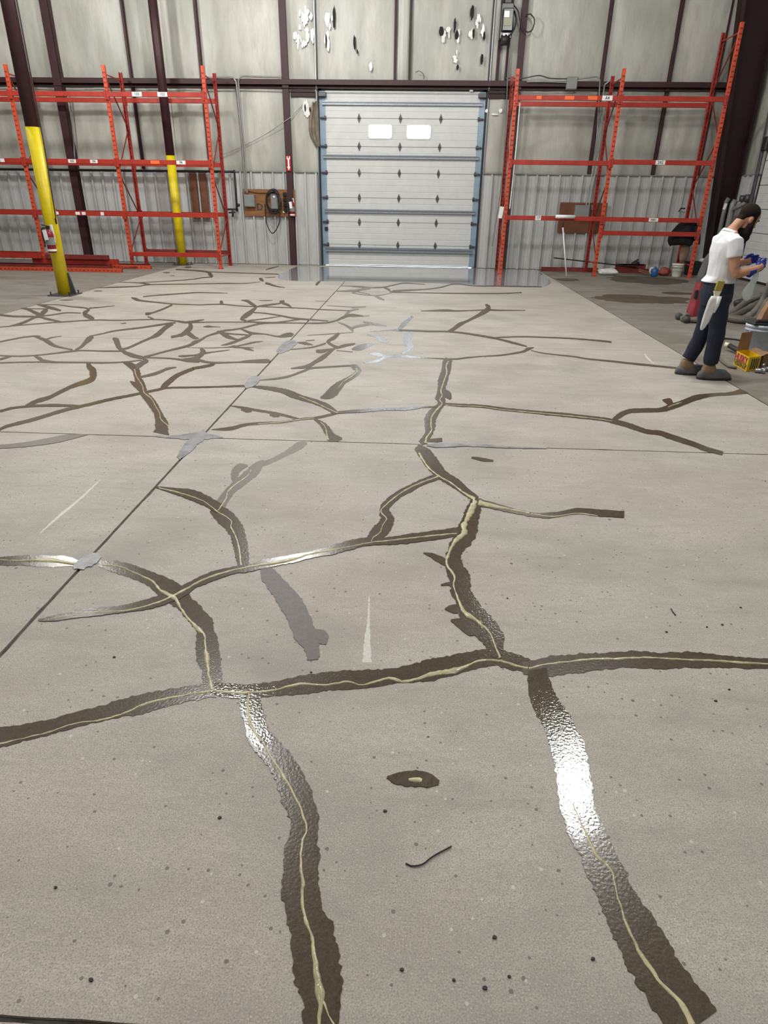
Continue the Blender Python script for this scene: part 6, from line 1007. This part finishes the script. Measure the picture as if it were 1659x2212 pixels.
for i, (x_, y_) in enumerate(CH):
    b = MB(); s_ = 0.0045+0.0025*((i*7) % 5)/5; b.prism([(s_*math.cos(a)*(1+0.4*N3(a, i, 0)), s_*0.7*math.sin(a)*(1+0.5*N3(a, i, 5))) for a in [2*math.pi*k/7 for k in range(7)]], lambda u, w, h: (x_+u, y_+w, h), 0.0004, 0.004)
    tag(b.build('stone_chip', 'chip', org=(x_, y_, 0)), CHL[i], 'chip', 'dark chips scattered on the floor')
pipe('dry_twig', [(*(0.024, 1.228), 0.003), (*(0.040, 1.221), 0.003), (*(0.072, 1.227), 0.004), (*(0.103, 1.254), 0.004), (*(0.159, 1.290), 0.004)], 0.0022, 'chip', 'thin dark curved twig on the concrete below the resin spot', 'twig', 5, 0.01)
pipe('dry_twig', [(*(1.256, 2.603), 0.003), (*(1.256, 2.572), 0.003), (*(1.259, 2.550), 0.004)], 0.003, 'chip', 'short dark sliver on the concrete at far right of the near slab', 'twig', 5, 0.01)

# ================================================================== PERSON
def fuse(b, name, matn, parent, voxel, label=None, smoothit=6, kids=None):
    o = b.build(name, matn, parent, True, label=label)
    md = o.modifiers.new('fuse', 'REMESH'); md.mode = 'VOXEL'; md.voxel_size = voxel; md.use_smooth_shade = True
    sm = o.modifiers.new('soften', 'SMOOTH'); sm.factor = 0.5; sm.iterations = smoothit
    me = bpy.data.meshes.new_from_object(o.evaluated_get(bpy.context.evaluated_depsgraph_get()))
    o.modifiers.clear(); old = o.data; o.data = me; bpy.data.meshes.remove(old)
    if not me.materials: me.materials.append(M[matn])
    for p in me.polygons: p.use_smooth = True
    return o
def ring(cx, cz, hx, hy, cy, n=20, tilt=0.0, p=2.3):
    out = []
    for k in range(n):
        a = 2*math.pi*k/n; ca, sa = math.cos(a), math.sin(a); e = (abs(ca)**p+abs(sa)**p)**(-1/p)
        x = hx*ca*e; out.append(Vector((cx+x*math.cos(tilt), cy+hy*sa*e, cz+x*math.sin(tilt))))
    return out
PY = 7.27
pe = thing('person', 'bearded man in white t-shirt and dark jeans standing with blue gloved hands raised', 'person', (3.22, PY, 0))
HT = Matrix.Rotation(R(27), 3, 'Y')              # head tips forward
HC = Vector((3.312, PY, 1.605))
hd = lambda x, y, z: HC + HT @ Vector((x, y, z))
b = MB()
b.loft([ring(3.16, 0.86, 0.135, 0.155, PY), ring(3.165, 1.02, 0.118, 0.150, PY), ring(3.155, 1.18, 0.112, 0.158, PY), ring(3.150, 1.32, 0.112, 0.180, PY), ring(3.150, 1.40, 0.095, 0.190, PY), ring(3.152, 1.46, 0.070, 0.130, PY), ring(3.165, 1.50, 0.056, 0.064, PY), ring(3.190, 1.53, 0.054, 0.056, PY), ring(3.225, 1.57, 0.056, 0.056, PY), ring(3.25, 1.61, 0.055, 0.055, PY)])
b.ell(hd(-0.010, 0, 0.030), (0.103, 0.078, 0.098), HT, 20, 12); b.ell(hd(0.035, 0, -0.055), (0.062, 0.058, 0.082), HT, 16, 10); b.ell(hd(0.055, 0, -0.095), (0.038, 0.040, 0.035), HT)
b.loft([[hd(0.078, 0.010*s_, 0.012) for s_ in (-1, 1)] + [hd(0.086, 0, 0.014)], [hd(0.088, 0.017*s_, -0.038) for s_ in (-1, 1)] + [hd(0.118, 0, -0.036)], [hd(0.075, 0.014*s_, -0.052) for s_ in (-1, 1)] + [hd(0.100, 0, -0.050)]])
b.ell(hd(0.072, 0, 0.024), (0.024, 0.055, 0.013), HT)                       # brow ridge
b.ell(hd(0.082, 0, -0.074), (0.014, 0.026, 0.008), HT)                      # lips
for s_ in (-1, 1): b.ell(hd(-0.005, s_*0.080, -0.015), (0.022, 0.012, 0.034), HT @ Matrix.Rotation(R(-12), 3, 'Y'))
ARM = {}
for s_, sh, el, wr_, hn in ((-1, (3.150, PY-0.185, 1.395), (3.195, PY-0.235, 1.100), (3.405, PY-0.175, 1.140), (3.478, PY-0.150, 1.180)), (1, (3.150, PY+0.185, 1.395), (3.200, PY+0.235, 1.125), (3.390, PY+0.110, 1.185), (3.465, PY+0.050, 1.220))):
    sh, el, wr_, hn = map(Vector, (sh, el, wr_, hn)); ARM[s_] = (sh, el, wr_, hn)
    b.tube(crom([sh, sh.lerp(el, 0.5)+Vector((0.004, 0, 0)), el, el.lerp(wr_, 0.35)+Vector((0, 0, 0.004)), wr_, hn], 0.04), 0.04, 12)
    b.tube([sh, sh.lerp(el, 0.45), sh.lerp(el, 0.8)], [0.050, 0.052, 0.046], 12); b.tube([el.lerp(sh, 0.08), el.lerp(wr_, 0.2), el.lerp(wr_, 0.55)], [0.046, 0.050, 0.041], 12)
LEG = {}
for s_, hp_, kn, an in ((-1, (3.165, PY-0.09, 0.86), (3.215, PY-0.10, 0.49), (3.225, PY-0.10, 0.10)), (1, (3.155, PY+0.09, 0.86), (3.155, PY+0.10, 0.49), (3.065, PY+0.11, 0.10))):
    hp_, kn, an = map(Vector, (hp_, kn, an)); LEG[s_] = (hp_, kn, an); b.tube([hp_, hp_.lerp(kn, 0.5), kn, kn.lerp(an, 0.35), an, an-Vector((0, 0, 0.05))], [0.085, 0.075, 0.056, 0.056, 0.042, 0.045], 12)
    b.loft([ring(an.x+0.06, 0.02, 0.12, 0.038, an.y), ring(an.x+0.05, 0.05, 0.11, 0.036, an.y), ring(an.x+0.01, 0.09, 0.055, 0.038, an.y)])
body = fuse(b, 'body', 'skin', pe, 0.0075, None, 3)
b = MB(); b.ell(hd(-0.020, 0, 0.040), (0.104, 0.084, 0.098), HT, 22, 14)
for v in b.v:
    l = HT.transposed() @ (v-HC)
    if l.x > 0.055: v.xyz = hd(0.055+(l.x-0.055)*0.35, l.y, max(l.z, 0.062))
    elif l.z < 0.0 and l.x > -0.05: v.xyz = hd(l.x, l.y*0.96, max(l.z, 0.0))
b.ell(hd(-0.072, 0, -0.020), (0.040, 0.062, 0.055), HT, 14, 8)
for s_ in (-1, 1): b.ell(hd(0.030, s_*0.074, 0.000), (0.018, 0.010, 0.045), HT)
fuse(b, 'hair', 'hair', pe, 0.006, 'short dark brown hair', 2)
b = MB()
for s_ in (-1, 1):
    b.tube([hd(0.028, s_*0.072, -0.010), hd(0.030, s_*0.070, -0.060), hd(0.050, s_*0.050, -0.110), hd(0.068, s_*0.022, -0.150)], [0.020, 0.034, 0.044, 0.040], 10)
    b.tube([hd(0.050, s_*0.046, -0.066), hd(0.090, s_*0.012, -0.064)], [0.010, 0.010], 8)
b.tube([hd(0.070, 0, -0.098), hd(0.072, 0, -0.140), hd(0.062, 0, -0.185), hd(0.050, 0, -0.222)], [0.036, 0.056, 0.054, 0.026], 12)
b.ell(hd(0.030, 0, -0.130), (0.058, 0.056, 0.062), HT)
fuse(b, 'beard', 'hair', pe, 0.006, 'long full dark beard', 2)
for s_ in (-1, 1):
    MB().ell(hd(0.072, s_*0.030, 0.002), (0.010, 0.012, 0.008), HT).build('eye', 'eye', pe, True)
    MB().tube([hd(0.078, s_*0.048, 0.020), hd(0.090, s_*0.032, 0.026), hd(0.093, s_*0.014, 0.020)], [0.004, 0.006, 0.005], 6).build('eyebrow', 'hair', pe, True)
# t-shirt
b = MB()
b.loft([ring(3.160, 1.00, 0.142, 0.178, PY), ring(3.160, 1.06, 0.134, 0.172, PY), ring(3.158, 1.18, 0.130, 0.176, PY), ring(3.152, 1.30, 0.126, 0.198, PY), ring(3.150, 1.38, 0.114, 0.206, PY), ring(3.148, 1.43, 0.094, 0.180, PY), ring(3.150, 1.468, 0.084, 0.120, PY), ring(3.150, 1.492, 0.066, 0.080, PY, 20, -0.25)])
for s_ in (-1, 1):
    sh, el, wr_, hn = ARM[s_]; b.tube([sh+Vector((0, -s_*0.05, 0.005)), sh+Vector((0.002, 0, 0)), sh.lerp(el, 0.25), sh.lerp(el, 0.46), sh.lerp(el, 0.47)], [0.070, 0.078, 0.075, 0.073, 0.05], 14)
for v in b.v:
    v.x += 0.004*math.sin(v.z*70+v.y*30)
    if v.z < 1.30: v.x += 0.013*math.sin(v.z*46+v.y*9)*(1.30-v.z)/0.3*0.8; v.y += 0.006*math.sin(v.z*60+v.x*20)
    if v.z < 1.02 and v.x < 3.06: v.x -= 0.022
fuse(b, 'tshirt', 'tee', pe, 0.0075, 'white short-sleeved t-shirt', 3)
MB().loft([ring(3.154, 1.478, 0.080, 0.098, PY, 20, -0.30), ring(3.160, 1.500, 0.068, 0.078, PY, 20, -0.30), ring(3.160, 1.500, 0.060, 0.070, PY, 20, -0.30), ring(3.154, 1.478, 0.066, 0.080, PY, 20, -0.30)], cap=False).build('collar', 'tee', pe, True)
# jeans
b = MB(); b.loft([ring(3.160, 1.045, 0.122, 0.158, PY), ring(3.162, 0.97, 0.142, 0.172, PY), ring(3.160, 0.90, 0.152, 0.182, PY), ring(3.165, 0.82, 0.148, 0.184, PY), ring(3.170, 0.76, 0.120, 0.150, PY)])
for s_ in (-1, 1):
    hp_, kn, an = LEG[s_]
    ps = crom([hp_+Vector((0, 0, 0.02)), hp_.lerp(kn, 0.5), kn, kn.lerp(an, 0.5), an+Vector((0, 0, 0.070))], 0.05); n = len(ps)
    b.tube(ps, [0.108+(0.086-0.108)*min(1, i/(n*0.5)) - (0.012*max(0, (i-n*0.5)/(n*0.5))) + 0.004*math.sin(i*1.9) for i in range(n)], 14)
fuse(b, 'jeans', 'denim', pe, 0.0085, 'dark blue jeans', 2)
# boots in grey rubber overshoes
for s_ in (-1, 1):
    an = LEG[s_][2]; ax, ay = an.x-0.005, an.y
    MB().loft([ring(ax+0.02, 0.05, 0.100, 0.055, ay), ring(ax+0.005, 0.10, 0.080, 0.056, ay), ring(ax, 0.14, 0.066, 0.052, ay), ring(ax, 0.165, 0.055, 0.048, ay)]).build('boot', 'boot', pe, True, label='tan work boot')
    MB().loft([ring(ax+0.078, 0.001, 0.186, 0.066, ay), ring(ax+0.078, 0.016, 0.192, 0.069, ay), ring(ax+0.078, 0.018, 0.186, 0.064, ay)]).build('sole', 'black', pe, True)
    MB().loft([ring(ax+0.075, 0.012, 0.180, 0.060, ay), ring(ax+0.075, 0.030, 0.186, 0.064, ay), ring(ax+0.070, 0.060, 0.176, 0.060, ay), ring(ax+0.060, 0.085, 0.150, 0.055, ay), ring(ax+0.075, 0.105, 0.110, 0.045, ay)]).build('overshoe', 'overshoe', pe, True, label='dusty grey rubber overshoe')
# gloves with five fingers each
for s_ in (-1, 1):
    sh, el, wr_, hn = ARM[s_]; d = (hn-wr_).normalized(); side = Vector((0, 1, 0)); side = (side-d*side.dot(d)).normalized(); upv = d.cross(side)
    b = MB(); rm = Matrix((d, side, upv)).transposed()
    b.tube([wr_-d*0.075, wr_-d*0.03, wr_+d*0.02], [0.045, 0.041, 0.038], 14); pc = wr_+d*0.066
    b.ell(pc, (0.060, 0.031, 0.049), rm, 16, 10)
    for k, (off, ln, bend) in enumerate(((0.033, 0.090, 0.45), (0.011, 0.100, 0.55), (-0.011, 0.094, 0.7), (-0.031, 0.074, 0.85))):
        p0 = pc + d*0.030 + upv*off; inw = -s_*side
        v1 = (d*math.cos(bend*0.4)+inw*math.sin(bend*0.4)); v2 = (d*math.cos(bend)+inw*math.sin(bend)); v3 = (d*math.cos(bend*1.6)+inw*math.sin(bend*1.6))
        p1_ = p0+v1*ln*0.48; p2_ = p1_+v2*ln*0.30; p3_ = p2_+v3*ln*0.24; b.tube([p0, p1_, p2_, p3_], [0.0112, 0.0108, 0.0098, 0.0080], 10)
    t0 = pc - d*0.010 + upv*0.030; inw = -s_*side; b.tube([t0, t0+upv*0.024+d*0.022+inw*0.006, t0+upv*0.030+d*0.055+inw*0.018, t0+upv*0.024+d*0.078+inw*0.028], [0.015, 0.0125, 0.0110, 0.0085], 10)
    fuse(b, 'glove', 'glove', pe, 0.0038, 'blue nitrile glove', 1)
# small things he holds or carries
hm = (ARM[-1][3]+ARM[1][3])/2 + Vector((0.15, 0, 0.060))
b = MB(); b.lathe([(0.020, -0.045), (0.030, -0.04), (0.034, 0.03), (0.036, 0.035), (0.030, 0.04)], hm, 16, Matrix.Rotation(R(-20), 3, 'Y')); tag(b.build('paper_cup', 'white', None, True, org=tuple(hm)), 'small white cup held in the blue gloves', 'cup')
bx_, bz_ = 3.475, 1.13
b = MB(); prof = []
for i, (z, w) in enumerate(((1.135, .024), (1.08, .026), (1.02, .034), (0.96, .044), (0.90, .056), (0.86, .050), (0.845, .02))):
    prof.append([Vector((3.450-0.006*i+0.012*math.sin(i*1.4)+w*math.cos(2*math.pi*k/14)*(1+0.25*math.sin(3*2*math.pi*k/14+i)), PY-0.13+w*0.45*math.sin(2*math.pi*k/14), z+0.01*math.sin(k*2.1))) for k in range(14)])
b.loft(prof); tag(b.build('clear_bag', 'clearfilm', None, True, org=(3.455, PY-0.13, 0.85)), 'clear plastic bag hanging from the blue gloved hands', 'bag')
hy_ = PY-0.215
b = MB(); b.box((3.085, hy_+0.005, 0.985), (0.075, 0.022, 0.10), Matrix.Rotation(R(8), 3, 'Y'), 0.006); tt = thing('work_brush', 'olive and cream brush tucked in the back pocket of the jeans', 'brush', (3.10, hy_, 0.90)); b.build('handle_block', 'olive', tt)
MB().loft([[Vector((3.075+sx_*w, hy_+0.004+sy*0.010, z)) for sx_, sy in ((-1, -1), (1, -1), (1, 1), (-1, 1))] for w, z in ((0.038, 0.935), (0.026, 0.90), (0.020, 0.87))]).build('bristles', 'cream', tt)
b = MB(); prof = []
for i, (z, xc, w) in enumerate(((0.885, 3.075, .055), (0.84, 3.062, .060), (0.78, 3.045, .050), (0.70, 3.030, .045), (0.63, 3.020, .040), (0.57, 3.005, .025), (0.545, 2.998, .010))):
    prof.append([Vector((xc+w*math.cos(2*math.pi*k/16), hy_-0.004+0.014*math.sin(2*math.pi*k/16)*(1+0.5*math.sin(k*2.0)), z)) for k in range(16)])
b.loft(prof); b.tube([(3.10, hy_-0.004, 0.88), (3.095, hy_-0.006, 0.80), (3.085, hy_-0.004, 0.72)], [0.028, 0.024, 0.010], 10)
tag(b.build('white_rag', 'whitecloth', None, True, org=(3.05, hy_, 0.55)), 'white cloth hanging from the back pocket of the jeans', 'cloth')
